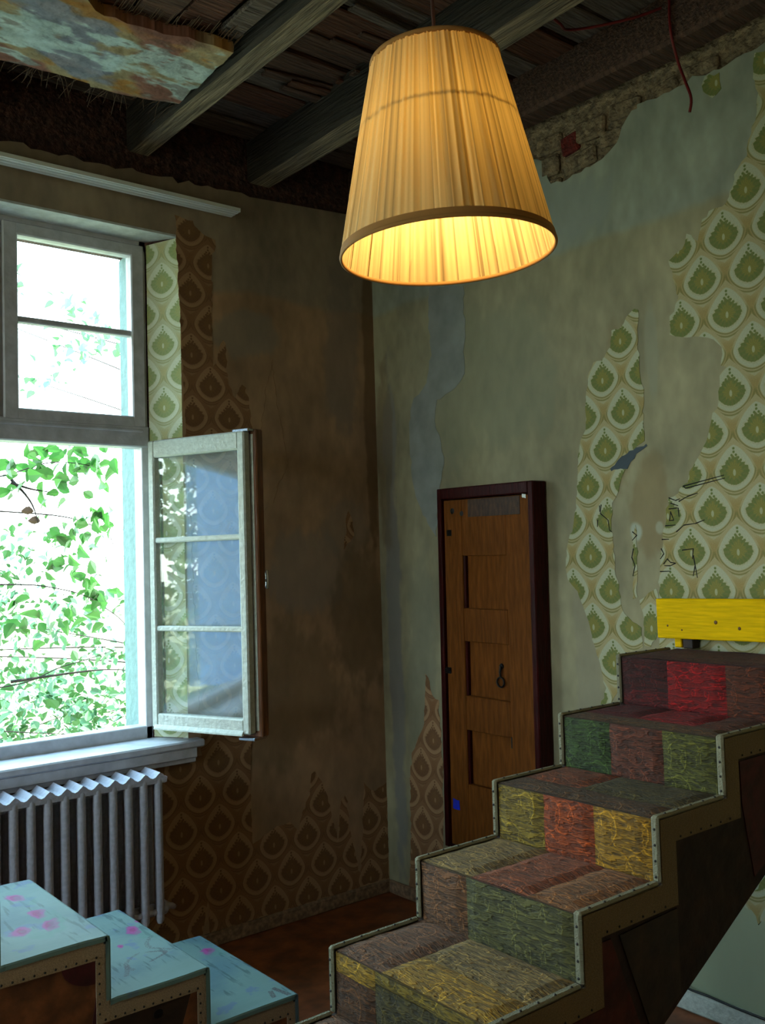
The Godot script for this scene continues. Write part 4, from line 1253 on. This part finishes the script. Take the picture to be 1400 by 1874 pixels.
# ---------------------------------------------------------------- the white covered steps on the left
func build_bench() -> void:
	var s := thing("step_seat", "low flight of steps under white oilcloth with pink flowers, before the radiator", "steps")
	var x0 := 0.66
	var x1 := 1.235
	var lev := [0.804, 0.644, 0.484, 0.326]
	var zf := [2.19, 1.918, 1.636, 1.350]     # far edge of each step, highest first
	var zn := [2.46, 2.19, 1.918, 1.636]
	var side := Transform3D(Vector3(0, 0, 1), Vector3(0, 1, 0), Vector3(1, 0, 0), Vector3.ZERO)
	var zig := PackedVector2Array([Vector2(2.46, 0.0), Vector2(2.46, lev[0])])
	for i in 4:
		zig.append(Vector2(zf[i], lev[i]))
		zig.append(Vector2(zf[i], lev[i + 1] if i < 3 else 0.0))
	var st := start()
	prism(st, zig, x0, x1 - 0.002, side)
	obj("carcass", st, mats["leather_brown"], s)
	var oc := StandardMaterial3D.new()
	oc.resource_name = "oilcloth"
	oc.albedo_texture = img_tex(oilcloth_image(0.64, 1.26, 1.3, 2.5))
	oc.roughness = 0.6
	oc.metallic_specular = 0.3
	oc.heightmap_enabled = true
	oc.heightmap_scale = 0.12
	oc.heightmap_texture = bumpy
	for i in 4:
		# cloth: a slightly slack sheet over the tread, rolled over the far edge and down the riser
		st = start()
		var nx := 14
		var prof: Array[Vector2] = [Vector2(zn[i] + 0.0, 0.004)]
		for k in 6:
			prof.append(Vector2(lerpf(zn[i] - 0.02, zf[i] + 0.02, k / 5.0), 0.006))
		prof.append_array([Vector2(zf[i] + 0.006, 0.006), Vector2(zf[i] - 0.001, 0.003), Vector2(zf[i] - 0.003, -0.006)])
		var low: float = (lev[i + 1] - lev[i]) if i < 3 else -lev[i] + 0.003
		prof.append(Vector2(zf[i] - 0.003, low * 0.5))
		prof.append(Vector2(zf[i] - 0.003, low + 0.004))
		for j in nx + 2:
			for k in prof.size() - 1:
				var q: Array[Vector3] = []
				var us: Array = []
				for e in [[j, k], [j + 1, k], [j + 1, k + 1], [j, k + 1]]:
					var xx := lerpf(x0 - 0.008, x1 + 0.004, float(mini(e[0], nx)) / nx)
					var pr: Vector2 = prof[e[1]]
					if e[0] > nx:   # hem, turned down over the side band
						var turn := 0.004 if e[0] == nx + 1 else 0.014
						xx = x1 + 0.0065
						pr += Vector2(0.0, -turn) if e[1] < 8 else Vector2(turn, 0.0)
					var dip := 0.0015 * sin(xx * 21.0 + pr.x * 13.0) if e[1] > 0 and e[1] < 6 else 0.0
					q.append(Vector3(xx, lev[i] + pr.y + dip, pr.x))
					us.append(Vector2((xx - 0.64) / 0.62, (pr.x + minf(0.0, pr.y) * 0.3 - 1.3) / 1.2))
				var nn := (q[1] - q[0]).cross(q[3] - q[0]).normalized()
				if nn.dot(Vector3(0.8, 1, -1)) < 0.0:
					nn = -nn
				quad(st, q[0], q[1], q[2], q[3], nn, us)
		obj("oilcloth_cover", st, oc, s)
	# cream leather band down the side with its studs
	var w := 0.05
	var band := PackedVector2Array([Vector2(2.46, lev[0] - w), Vector2(2.46, lev[0])])
	for i in 4:
		band.append(Vector2(zf[i], lev[i]))
		band.append(Vector2(zf[i], lev[i + 1] if i < 3 else 0.0))
	band.append(Vector2(zf[3] + w * 0.7, 0.0))
	for i in range(3, -1, -1):
		band.append(Vector2(zf[i] + w * 0.7, lev[i] - w))
		if i > 0:
			band.append(Vector2(zf[i - 1] + w * 0.7, lev[i] - w))
	st = start()
	prism(st, band, x1 - 0.003, x1 + 0.003, side)
	obj("side_band", st, mats["cream_leather"], s)
	var heads: Array = []
	for i in 4:
		var z_hi: float = zn[i]
		var k := zf[i] + 0.022 as float
		heads.append(Vector2(zf[i] + 0.012, lev[i] - 0.012))
		while k < z_hi + 0.02:
			heads.append(Vector2(k + 0.012, lev[i] - w + 0.007))
			k += 0.026
		var y: float = lev[i] - 0.06
		var stop: float = (lev[i + 1] - 0.03) if i < 3 else 0.03
		while y > stop:
			heads.append(Vector2(zf[i] + w * 0.7 - 0.008, y))
			y -= 0.025
	for h in heads:
		st = start()
		dome(st, Vector3(x1 + 0.003, h.y, h.x), Vector3(1, 0, 0), 0.0034, 0.003)
		obj("stud", st, mats["stud"], s)
	# leather pictures in the panels: a maroon ring, dark and brown wedges
	st = start()
	var ringp := PackedVector2Array()
	for k in 15:
		var a := lerpf(PI * 0.92, PI * 1.5, k / 14.0)
		ringp.append(Vector2(1.955 - 0.085 * cos(a) * 1.0, 0.596 + 0.06 * sin(a)))
	ringp.append(Vector2(1.955, 0.596))
	prism(st, ringp, x1 - 0.003, x1 + 0.0005, side)
	var arc := PackedVector2Array()
	for k in 13:
		var a := lerpf(0.0, 1.0, k / 12.0)
		arc.append(Vector2(1.953 + 0.03 * sin(a * PI * 0.5), 0.50 - 0.26 * a))
	arc.append(Vector2(1.953, 0.24))
	prism(st, arc, x1 - 0.003, x1 + 0.0005, side)
	obj("leather_inlay", st, mats["leather_maroon"], s)
	st = start()
	prism(st, P([1.672, 0.434, 1.917, 0.434, 1.917, 0.2, 1.72, 0.2]), x1 - 0.003, x1 + 0.0003, side)
	obj("leather_inlay", st, mats["leather_dark"], s)
	st = start()
	prism(st, P([1.672, 0.434, 1.69, 0.434, 1.77, 0.2, 1.672, 0.2]), x1 - 0.003, x1 + 0.001, side)
	obj("leather_inlay", st, mats["leather_brown"], s)
	for q in [[1.785, 0.41, 0.014], [1.80, 0.375, 0.018], [1.79, 0.335, 0.016]]:
		st = start()
		var blob := PackedVector2Array()
		for k in 12:
			blob.append(Vector2(q[0] + q[2] * cos(TAU * k / 12), q[1] + q[2] * 0.8 * sin(TAU * k / 12)))
		prism(st, blob, x1 - 0.001, x1 + 0.001, side)
		obj("leather_inlay", st, mats["stud"], s)

# ---------------------------------------------------------------- radiator
func build_radiator() -> void:
	var r := thing("radiator", "white ribbed cast iron radiator on the wall under the windowsill", "radiator")
	# one section: two upright columns joined by a hub at head and foot; flared cap on top
	var st := start()
	var w := 0.017
	for x in [0.178, 0.092]:
		var cpts: Array = []
		for k in 17:
			var a := TAU * k / 16.0
			cpts.append(Vector2(cos(a) * 0.021, sin(a) * w))
		var rows := [[0.225, 0.6], [0.238, 0.95], [0.26, 1.0], [0.74, 1.0], [0.765, 1.08], [0.782, 0.9]]
		for i in rows.size() - 1:
			for k in 16:
				var q: Array[Vector3] = []
				var n: Array[Vector3] = []
				for e in [[i, k], [i, k + 1], [i + 1, k + 1], [i + 1, k]]:
					var v: Vector2 = cpts[e[1]]
					q.append(Vector3(x + v.x * rows[e[0]][1], rows[e[0]][0], v.y * rows[e[0]][1]))
					n.append(Vector3(v.x / 0.021, 0.25 if rows[e[0]][0] > 0.76 else 0.0, v.y / w).normalized())
				tri(st, q[0], q[1], q[2], n[0], n[1], n[2])
				tri(st, q[0], q[2], q[3], n[0], n[2], n[3])
	for y in [0.755, 0.262]:
		tube(st, [Vector3(0.09, y, 0), Vector3(0.18, y, 0)], 0.017, 0.017, 10)
		tube(st, [Vector3(0.135, y, -0.0305), Vector3(0.135, y, 0.0305)], 0.024, 0.024, 14)
		tube(st, [Vector3(0.178, y + 0.004, -0.03), Vector3(0.178, y + 0.01, 0.0), Vector3(0.178, y + 0.004, 0.03)], 0.012, 0.012, 8)
	# saddle-shaped cap, its rim turned up over the columns
	var lift := [0.0, 0.004, 0.014, 0.020, 0.012, 0.003, 0.0]
	for k in 6:
		var za := lerpf(-0.03, 0.03, k / 6.0)
		var zb := lerpf(-0.03, 0.03, (k + 1) / 6.0)
		var n := Vector3(0, 0.06 / 6.0, lift[k] - lift[k + 1]).normalized()
		quad(st, Vector3(0.07, 0.778 + lift[k], za), Vector3(0.203, 0.776 + lift[k], za), Vector3(0.203, 0.776 + lift[k + 1], zb), Vector3(0.07, 0.778 + lift[k + 1], zb), n)
		quad(st, Vector3(0.203, 0.776 + lift[k], za), Vector3(0.203, 0.776 + lift[k + 1], zb), Vector3(0.196, 0.755, zb), Vector3(0.196, 0.755, za), Vector3(1, 0.1, 0).normalized())
		quad(st, Vector3(0.07, 0.778 + lift[k], za), Vector3(0.07, 0.778 + lift[k + 1], zb), Vector3(0.075, 0.755, zb), Vector3(0.075, 0.755, za), Vector3(-1, 0, 0))
	var sec := mesh_of(st)
	for i in 22:
		var o := inst("section", sec, mats["radiator_paint"], r)
		o.position.z = 1.272 + i * 0.0605
	st = start()
	lathe(st, P([0.0, -0.012, 0.02, -0.012, 0.026, -0.004, 0.026, 0.004]), 12, Transform3D(Basis(Vector3(1, 0, 0), PI / 2), Vector3(0.135, 0.262, 1.235)))
	obj("end_plug", st, mats["radiator_paint"], r)
	st = start()
	tube(st, [Vector3(0.135, 0.262, 1.24), Vector3(0.135, 0.262, 1.2), Vector3(0.12, 0.25, 1.185), Vector3(0.06, 0.24, 1.18), Vector3(0.004, 0.24, 1.18)], 0.011, 0.011, 10)
	obj("pipe", st, mats["radiator_paint"], r)
	for z in [1.40, 2.3]:
		st = start()
		tube(st, [Vector3(0.135, 0.24, z), Vector3(0.135, 0.0, z)], 0.014, 0.02, 10)
		obj("foot", st, mats["radiator_paint"], r)

# ---------------------------------------------------------------- the old door leaf on the back wall
func build_door() -> void:
	var d := thing("panelled_door", "old brown panelled door leaf in a dark red frame, hung on the back wall", "door", Vector3(0.777, 0.33, 0.0))
	d.rotation.z = -0.0115
	var hw := 0.283
	var ht := 1.553
	var dp := 0.082
	var fr: Material = mats["dark_red_wood"]
	var st := start()
	bx(st, Vector3(-hw, 0, 0.002), Vector3(-hw + 0.026, ht, dp), 0.004)
	obj("frame_side", st, fr, d)
	st = start()
	bx(st, Vector3(hw - 0.030, 0, 0.002), Vector3(hw, ht, dp), 0.004)
	obj("frame_side", st, fr, d)
	st = start()
	bx(st, Vector3(-hw + 0.024, ht - 0.048, 0.002), Vector3(hw - 0.028, ht, dp), 0.004)
	obj("frame_head", st, fr, d)
	st = start()
	bx(st, Vector3(-hw + 0.024, -0.002, 0.002), Vector3(hw - 0.028, 0.012, dp - 0.01), 0.004)
	obj("frame_foot", st, fr, d)
	# the leaf: stiles and rails round three sunk panels
	var pw: Material = mats["pine_old"]
	var x0 := -hw + 0.030
	var x1 := hw - 0.036
	var a := -0.143
	var b := 0.116
	var zf := 0.068
	var z0 := 0.030
	st = start()
	bx(st, Vector3(x0, 0.014, z0), Vector3(a, ht - 0.052, zf), 0.003)
	obj("stile", st, pw, d)
	st = start()
	bx(st, Vector3(b, 0.014, z0), Vector3(x1, ht - 0.052, zf), 0.003)
	obj("stile", st, pw, d)
	var rails := [[0.014, 0.288], [0.516, 0.662], [0.893, 1.034], [1.258, ht - 0.052]]
	for q in rails:
		st = start()
		bx(st, Vector3(a, q[0], z0), Vector3(b, q[1], zf - 0.001), 0.003)
		obj("rail", st, pw, d)
	var pan := mat("pine_panel", Color(0.49, 0.28, 0.10), 0.7, Vector3(6, 0.9, 6), grain, 0.15)
	pan.metallic_specular = 0.2
	for q in [[0.288, 0.516], [0.662, 0.893], [1.034, 1.258]]:
		st = start()
		bx(st, Vector3(a - 0.005, q[0] - 0.005, z0), Vector3(b + 0.005, q[1] + 0.005, zf - 0.022), 0.002)
		obj("panel", st, pan, d)
		st = start()
		bx(st, Vector3(a, q[0], zf - 0.024), Vector3(a + 0.012, q[1], zf - 0.006), 0.002)
		obj("panel_shade", st, fr, d)  # dark strip painting the shade at each panel's left edge
	# worn top board
	st = start()
	bx(st, Vector3(-0.1, ht - 0.13, zf - 0.002), Vector3(0.2, ht - 0.055, zf + 0.002), 0.001)
	obj("patch_board", st, mat("pine_dark", Color(0.33, 0.21, 0.12), 0.7, Vector3(9, 3, 9), mottle), d)
	# fittings
	st = start()
	lathe(st, P([0.0, 0.0, 0.012, 0.0, 0.010, 0.005, 0.0, 0.006]), 14, Transform3D(Basis(Vector3(1, 0, 0), PI / 2), Vector3(0.054, 0.80, zf - 0.022)))
	ring(st, 0.020, 0.004, Transform3D(Basis(Vector3(1, 0, 0), PI / 2) , Vector3(0.054, 0.735, zf - 0.012)), 20)
	tube(st, [Vector3(0.054, 0.80, zf - 0.016), Vector3(0.054, 0.775, zf - 0.010), Vector3(0.054, 0.755, zf - 0.012)], 0.006, 0.004, 8)
	obj("ring_pull", st, mats["iron"], d)
	st = start()
	bx(st, Vector3(x0 - 0.008, 0.748, zf), Vector3(x0 + 0.028, 0.775, zf + 0.009), 0.003)
	tube(st, [Vector3(x0 - 0.004, 0.762, zf + 0.008), Vector3(x0 + 0.03, 0.764, zf + 0.012)], 0.005, 0.004, 8)
	obj("latch", st, mats["iron"], d)
	for q in [[-0.198, 1.453, 0.013], [-0.140, 1.440, 0.011]]:
		st = start()
		lathe(st, P([q[2], 0.0005, q[2] * 0.8, 0.0012, 0.0, 0.0012]), 16, Transform3D(Basis(Vector3(1, 0, 0), PI / 2), Vector3(q[0], q[1], zf)))
		obj("lock_hole", st, mats["stud"], d)
	st = start()
	bx(st, Vector3(-0.235, 1.345, zf), Vector3(-0.205, 1.372, zf + 0.002), 0.001)
	obj("metal_plate", st, mats["iron"], d)
	st = start()
	bx(st, Vector3(0.117, 0.476, zf), Vector3(0.124, 0.522, zf + 0.0015), 0.001)
	obj("slot", st, mats["stud"], d)
	st = start()
	prism(st, jag(P([-0.238, 0.168, -0.196, 0.166, -0.198, 0.208, -0.212, 0.206, -0.237, 0.212]), 0.012, 0.001), zf, zf + 0.0012, Transform3D.IDENTITY)
	var tape := obj("tape", st, mats["blue_tape"], d)
	tape.set_meta("label", "scrap of bright blue tape")
	st = start()
	prism(st, jag(P([0.214, 1.488, 0.232, 1.486, 0.234, 1.503, 0.213, 1.504]), 0.008, 0.002), zf, zf + 0.0012, Transform3D.IDENTITY)
	obj("paint_fleck", st, mats["white_plastic"], d)

# ---------------------------------------------------------------- rail, cables
func build_details() -> void:
	var c := thing("curtain_rail", "white grooved curtain rail fixed to the wall above the window", "curtain rail")
	var prof := PackedVector2Array([Vector2(0.02, 3.122), Vector2(0.102, 3.122), Vector2(0.102, 3.106)])
	var xx := 0.102
	for k in 3:
		prof.append_array([Vector2(xx - 0.010, 3.106), Vector2(xx - 0.010, 3.116), Vector2(xx - 0.016, 3.116), Vector2(xx - 0.016, 3.106)])
		xx -= 0.024
	prof.append_array([Vector2(0.02, 3.106)])
	var st := start()
	prism(st, prof, 0.80, 3.3, Transform3D(Vector3(1, 0, 0), Vector3(0, 1, 0), Vector3(0, 0, 1), Vector3.ZERO))
	obj("track", st, mats["white_plastic"], c)
	for z in [0.95, 1.75, 2.9]:
		st = start()
		bx(st, Vector3(0.0, 3.115, z - 0.015), Vector3(0.05, 3.135, z + 0.015), 0.002)
		obj("bracket", st, mats["white_plastic"], c)
	var rc := start()
	tube(rc, smooth([Vector3(1.816, 3.46, 0.125), Vector3(1.818, 3.352, 0.128), Vector3(1.822, 3.254, 0.1), Vector3(1.849, 3.166, 0.1), Vector3(1.867, 3.103, 0.1), Vector3(1.859, 3.059, 0.1)]), 0.005, 0.005, 8)
	tag(obj("red_cable", rc, mats["red_cable"]), "short red cable hanging down before the top of the back wall", "cable")
	rc = start()
	tube(rc, smooth([Vector3(1.66, 3.47, 0.54), Vector3(1.63, 3.38, 0.53), Vector3(1.60, 3.37, 0.44), Vector3(1.57, 3.40, 0.33), Vector3(1.7, 3.42, 0.2), Vector3(1.78, 3.45, 0.12)]), 0.005, 0.005, 8)
	tag(obj("red_cable", rc, mats["red_cable"]), "looped red cable under the dark boards right of the lamp", "cable")
	rc = start()
	tube(rc, smooth([Vector3(1.56, 0.35, 0.03), Vector3(1.57, 0.2, 0.03), Vector3(1.62, 0.10, 0.032), Vector3(1.75, 0.085, 0.03), Vector3(1.95, 0.08, 0.03), Vector3(2.3, 0.085, 0.03)]), 0.004, 0.004, 6)
	tag(obj("black_cable", rc, mats["black_cable"]), "thin black cable looping along the whitish skirting under the stairs", "cable")

func smooth(p: Array) -> Array:
	var c := Curve3D.new()
	for i in p.size():
		var t: Vector3 = (p[mini(i + 1, p.size() - 1)] - p[maxi(i - 1, 0)]) * 0.2
		c.add_point(p[i], -t, t)
	c.bake_interval = 0.02
	return Array(c.get_baked_points())

# ---------------------------------------------------------------- the garden outside
func leaf_mesh(v: int) -> ArrayMesh:
	var st := start()
	var prof := [[0.0, 0.0], [0.12, 0.2 + 0.04 * v], [0.35, 0.36], [0.6, 0.30 - 0.03 * v], [0.82, 0.14], [1.0, 0.0]]
	for sgn in [-1.0, 1.0]:
		for i in prof.size() - 1:
			var a := Vector3(0, 0.10 * sin(prof[i][0] * 2.6), prof[i][0])
			var b := Vector3(0, 0.10 * sin(prof[i + 1][0] * 2.6), prof[i + 1][0])
			var a2: Vector3 = a + Vector3(sgn * prof[i][1], 0.35 * prof[i][1], 0)
			var b2: Vector3 = b + Vector3(sgn * prof[i + 1][1], 0.35 * prof[i + 1][1], 0)
			var n := Vector3(-sgn * 0.3, 1, 0).normalized()
			quad(st, a, a2, b2, b, n)
	return mesh_of(st)

func leaf_mat(called: String, c: Color) -> StandardMaterial3D:
	var m := mat(called, c, 0.5)
	m.backlight_enabled = true
	m.backlight = Color(0.2, 0.40, 0.16)
	return m

func build_outside() -> void:
	var gr := start()
	bx(gr, Vector3(-120, -3.4, -120), Vector3(-0.45, -3.2, 120))
	tag(obj("garden_ground", gr, mat("ground_pale", Color(0.66, 0.68, 0.52), 0.95, Vector3(0.5, 0.5, 0.5), mottle)), "pale sunlit garden ground below the window", "ground", "", "structure")
	var meshes: Array = [leaf_mesh(0), leaf_mesh(1), leaf_mesh(2)]
	var lm: Array = [leaf_mat("leaf_a", Color(0.13, 0.24, 0.10)), leaf_mat("leaf_b", Color(0.19, 0.30, 0.13)), leaf_mat("leaf_c", Color(0.09, 0.19, 0.11))]
	var bark := mat("bark", Color(0.16, 0.12, 0.10), 0.9, Vector3(6, 6, 6), mottle)
	# near tree: its trunk stands outside the view, its twigs reach past the window
	var t := thing("tree", "near leafy tree whose big dark leaves hang just outside the open window", "tree", Vector3(-3.0, -3.2, 3.2))
	var st := start()
	var trunk: Array = [Vector3(0, 0, 0), Vector3(0.1, 1.5, -0.1), Vector3(0.0, 3.2, -0.3), Vector3(0.2, 5.0, -0.5), Vector3(0.2, 7.5, -0.6)]
	tube(st, smooth(trunk), 0.16, 0.06, 10)
	obj("trunk", st, bark, t)
	var off := Vector3(3.0, 3.2, -3.2)
	var twigs := [[Vector3(-2.9, 1.7, 2.8), Vector3(-2.5, 2.1, 1.4), Vector3(-2.35, 2.16, 1.05), Vector3(-2.3, 2.25, 0.75), Vector3(-2.3, 2.22, 0.4)], [Vector3(-2.35, 2.14, 1.0), Vector3(-2.3, 2.0, 0.9), Vector3(-2.3, 1.85, 0.85)], [Vector3(-2.35, 2.12, 1.0), Vector3(-2.3, 2.08, 0.9), Vector3(-2.3, 2.06, 0.76)], [Vector3(-2.8, 1.0, 2.9), Vector3(-2.6, 0.85, 1.2), Vector3(-2.3, 0.98, 0.68), Vector3(-2.3, 1.05, 0.36)], [Vector3(-2.4, 0.9, 1.0), Vector3(-2.3, 0.93, 0.5), Vector3(-2.3, 0.9, 0.24)], [Vector3(-2.9, 2.0, 2.6), Vector3(-2.5, 1.95, 1.0), Vector3(-2.3, 1.85, 0.5), Vector3(-2.3, 1.7, 0.35), Vector3(-2.3, 1.6, 0.25)], [Vector3(-2.9, 1.5, 2.6), Vector3(-2.5, 1.5, 1.2), Vector3(-2.3, 1.45, 0.7), Vector3(-2.3, 1.3, 0.4), Vector3(-2.3, 1.15, 0.25)]]
	for w in twigs:
		st = start()
		var pts: Array = []
		for q in w:
			pts.append(q + off)
		tube(st, smooth(pts), 0.011, 0.002, 6)
		obj("branch", st, bark, t)
	var near_leaves := P([0.88, 2.27, 0.83, 2.23, 0.76, 2.20, 0.71, 2.29, 0.64, 2.19, 0.68, 2.13, 0.61, 2.07, 0.55, 2.24, 0.42, 2.32, 0.39, 2.25, 0.57, 2.31, 0.77, 2.08, 0.95, 2.23, 1.01, 2.19, 0.92, 2.13, 0.98, 2.11, 0.50, 2.28, 0.62, 2.24, 0.83, 2.13, 0.79, 2.28, 1.05, 2.24, 0.59, 2.14, 0.37, 2.22, 0.52, 2.20, 0.88, 2.19, 0.68, 2.26, 0.50, 1.95, 0.47, 1.89, 0.43, 1.84, 0.52, 1.89, 0.39, 1.95, 0.59, 1.87, 0.69, 1.82, 0.67, 1.84, 0.54, 1.81, 0.61, 1.77, 0.64, 1.72, 0.67, 1.76, 0.38, 1.85, 0.34, 1.82, 0.45, 1.93, 0.56, 1.85, 0.73, 1.61, 0.67, 1.62, 0.61, 1.58, 0.71, 1.66, 0.58, 1.50, 0.53, 1.53, 0.49, 1.42, 0.46, 1.40, 0.58, 1.44, 0.35, 1.42, 0.51, 1.39, 0.52, 1.48, 0.78, 1.60, 0.49, 1.32, 0.55, 1.34, 0.46, 1.35, 0.40, 1.29, 0.48, 1.26, 0.48, 1.23, 0.88, 1.29, 0.81, 1.20, 0.93, 1.23, 0.99, 1.26, 0.69, 1.34, 0.72, 1.28, 0.66, 1.26, 0.89, 1.34, 0.97, 1.38, 0.93, 1.19])
	var leafy := near_leaves.duplicate()
	for q in near_leaves:
		if q.y > 1.95:
			leafy.append(q + Vector2(rng.randf_range(-0.1, 0.1), rng.randf_range(-0.1, 0.09)))
		leafy.append(q + Vector2(rng.randf_range(-0.07, 0.07), rng.randf_range(-0.06, 0.06)))
	for q in leafy:
		var o := inst("leaf", meshes[rng.randi() % 3], lm[rng.randi() % 3], t)
		var s := rng.randf_range(0.075, 0.13)
		var b := Basis(Vector3(0, 0, 1), rng.randf_range(0.5, 1.3)) * Basis(Vector3(1, 0, 0), rng.randf_range(-0.4, 2.2)) * Basis(Vector3.UP, rng.randf_range(-1.2, 1.2))
		o.transform = Transform3D(b.scaled(Vector3(s, s, s)), Vector3(-2.3 + rng.randf_range(-0.12, 0.12), q.y, q.x) + off)
	for q in [[0.88, 1.94], [0.84, 1.88]]:
		var o2 := inst("leaf", meshes[0], mat("leaf_dead", Color(0.32, 0.24, 0.2), 0.8), t)
		o2.transform = Transform3D(Basis(Vector3(0, 0, 1), 1.1).scaled(Vector3(0.08, 0.08, 0.08)), Vector3(-2.3, q[1], q[0]) + off)
	# farther trees: crowns as loose foliage
	var far := [["slender tree with sparse pale leaves filling the lower window view", Vector3(-6.0, -3.2, -4.4), 0, 1700, Vector3(-5.4, 0.4, -0.15), Vector3(0.9, 1.3, 1.3), 0.10], ["tall tree with thin crown behind the upper panes", Vector3(-9.5, -3.2, -7.0), 1, 520, Vector3(-9.0, 4.6, -1.9), Vector3(1.2, 1.6, 2.0), 0.16], ["bushy tree beyond the left end of the window", Vector3(-2.4, -3.2, 7.4), 2, 4200, Vector3(-2.0, 1.4, 6.6), Vector3(1.2, 2.6, 1.5), 0.15], ["low leafy shrub tree at the bottom corner of the window view", Vector3(-4.4, -3.2, 4.6), 1, 1100, Vector3(-3.9, 0.25, 0.45), Vector3(0.6, 0.8, 0.8), 0.1]]
	for f in far:
		var tr := thing("tree", f[0], "tree", f[1])
		st = start()
		var top: Vector3 = f[4] - f[1]
		var reach := Vector3(top.x, 0, top.z) * 0.12
		tube(st, smooth([Vector3.ZERO, Vector3(0.05, top.y * 0.4, 0.05), Vector3(0, top.y * 0.8, 0) + reach * 0.5, Vector3(0, top.y + 1.2, 0) + reach]), 0.09, 0.012, 8)
		obj("trunk", st, bark, tr)
		for k in 9:
			st = start()
			var p0: Vector3 = Vector3(0, top.y * rng.randf_range(0.6, 1.1), 0) + reach * 0.6
			var e: Vector3 = top + Vector3(rng.randf_range(-1, 1) * f[5].x, rng.randf_range(-0.9, 0.9) * f[5].y, rng.randf_range(-1, 1) * f[5].z)
			tube(st, smooth([p0, p0.lerp(e, 0.5) + Vector3(0, 0.15, 0), e]), 0.016, 0.003, 6)
			obj("branch", st, bark, tr)
		var mm := MultiMesh.new()
		mm.transform_format = MultiMesh.TRANSFORM_3D
		mm.use_colors = true
		mm.mesh = meshes[f[2]]
		mm.instance_count = f[3]
		var clumps: Array = []
		for i in int(f[3]) / 28:
			clumps.append(Vector3(rng.randfn(0, 0.55), rng.randfn(0, 0.55), rng.randfn(0, 0.55)) * (f[5] as Vector3))
		for i in int(f[3]):
			var q: Vector3 = clumps[rng.randi() % clumps.size()] + Vector3(rng.randfn(0, 0.17), rng.randfn(0, 0.09), rng.randfn(0, 0.17))
			var s: float = f[6] * rng.randf_range(0.5, 1.1)
			var b := Basis.from_euler(Vector3(rng.randf_range(-1.2, 1.2), rng.randf_range(0, TAU), rng.randf_range(-1.2, 1.2))).scaled(Vector3(s, s, s))
			mm.set_instance_transform(i, Transform3D(b, top + q))
			var v := rng.randf_range(0.75, 1.2)
			mm.set_instance_color(i, Color(v, v, v * 0.95))
		var mi := MultiMeshInstance3D.new()
		mi.name = "foliage"
		mi.multimesh = mm
		var fm := leaf_mat("leaf_hazed" if f[6] == 0.16 else "leaf_far", Color(0.42, 0.60, 0.50) if f[6] == 0.16 else Color(0.24, 0.40, 0.24))  # upper tree: overexposure and glass haze put into the leaf colour
		fm.vertex_color_use_as_albedo = true
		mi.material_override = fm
		mi.set_meta("kind", "stuff")
		tr.add_child(mi, true)
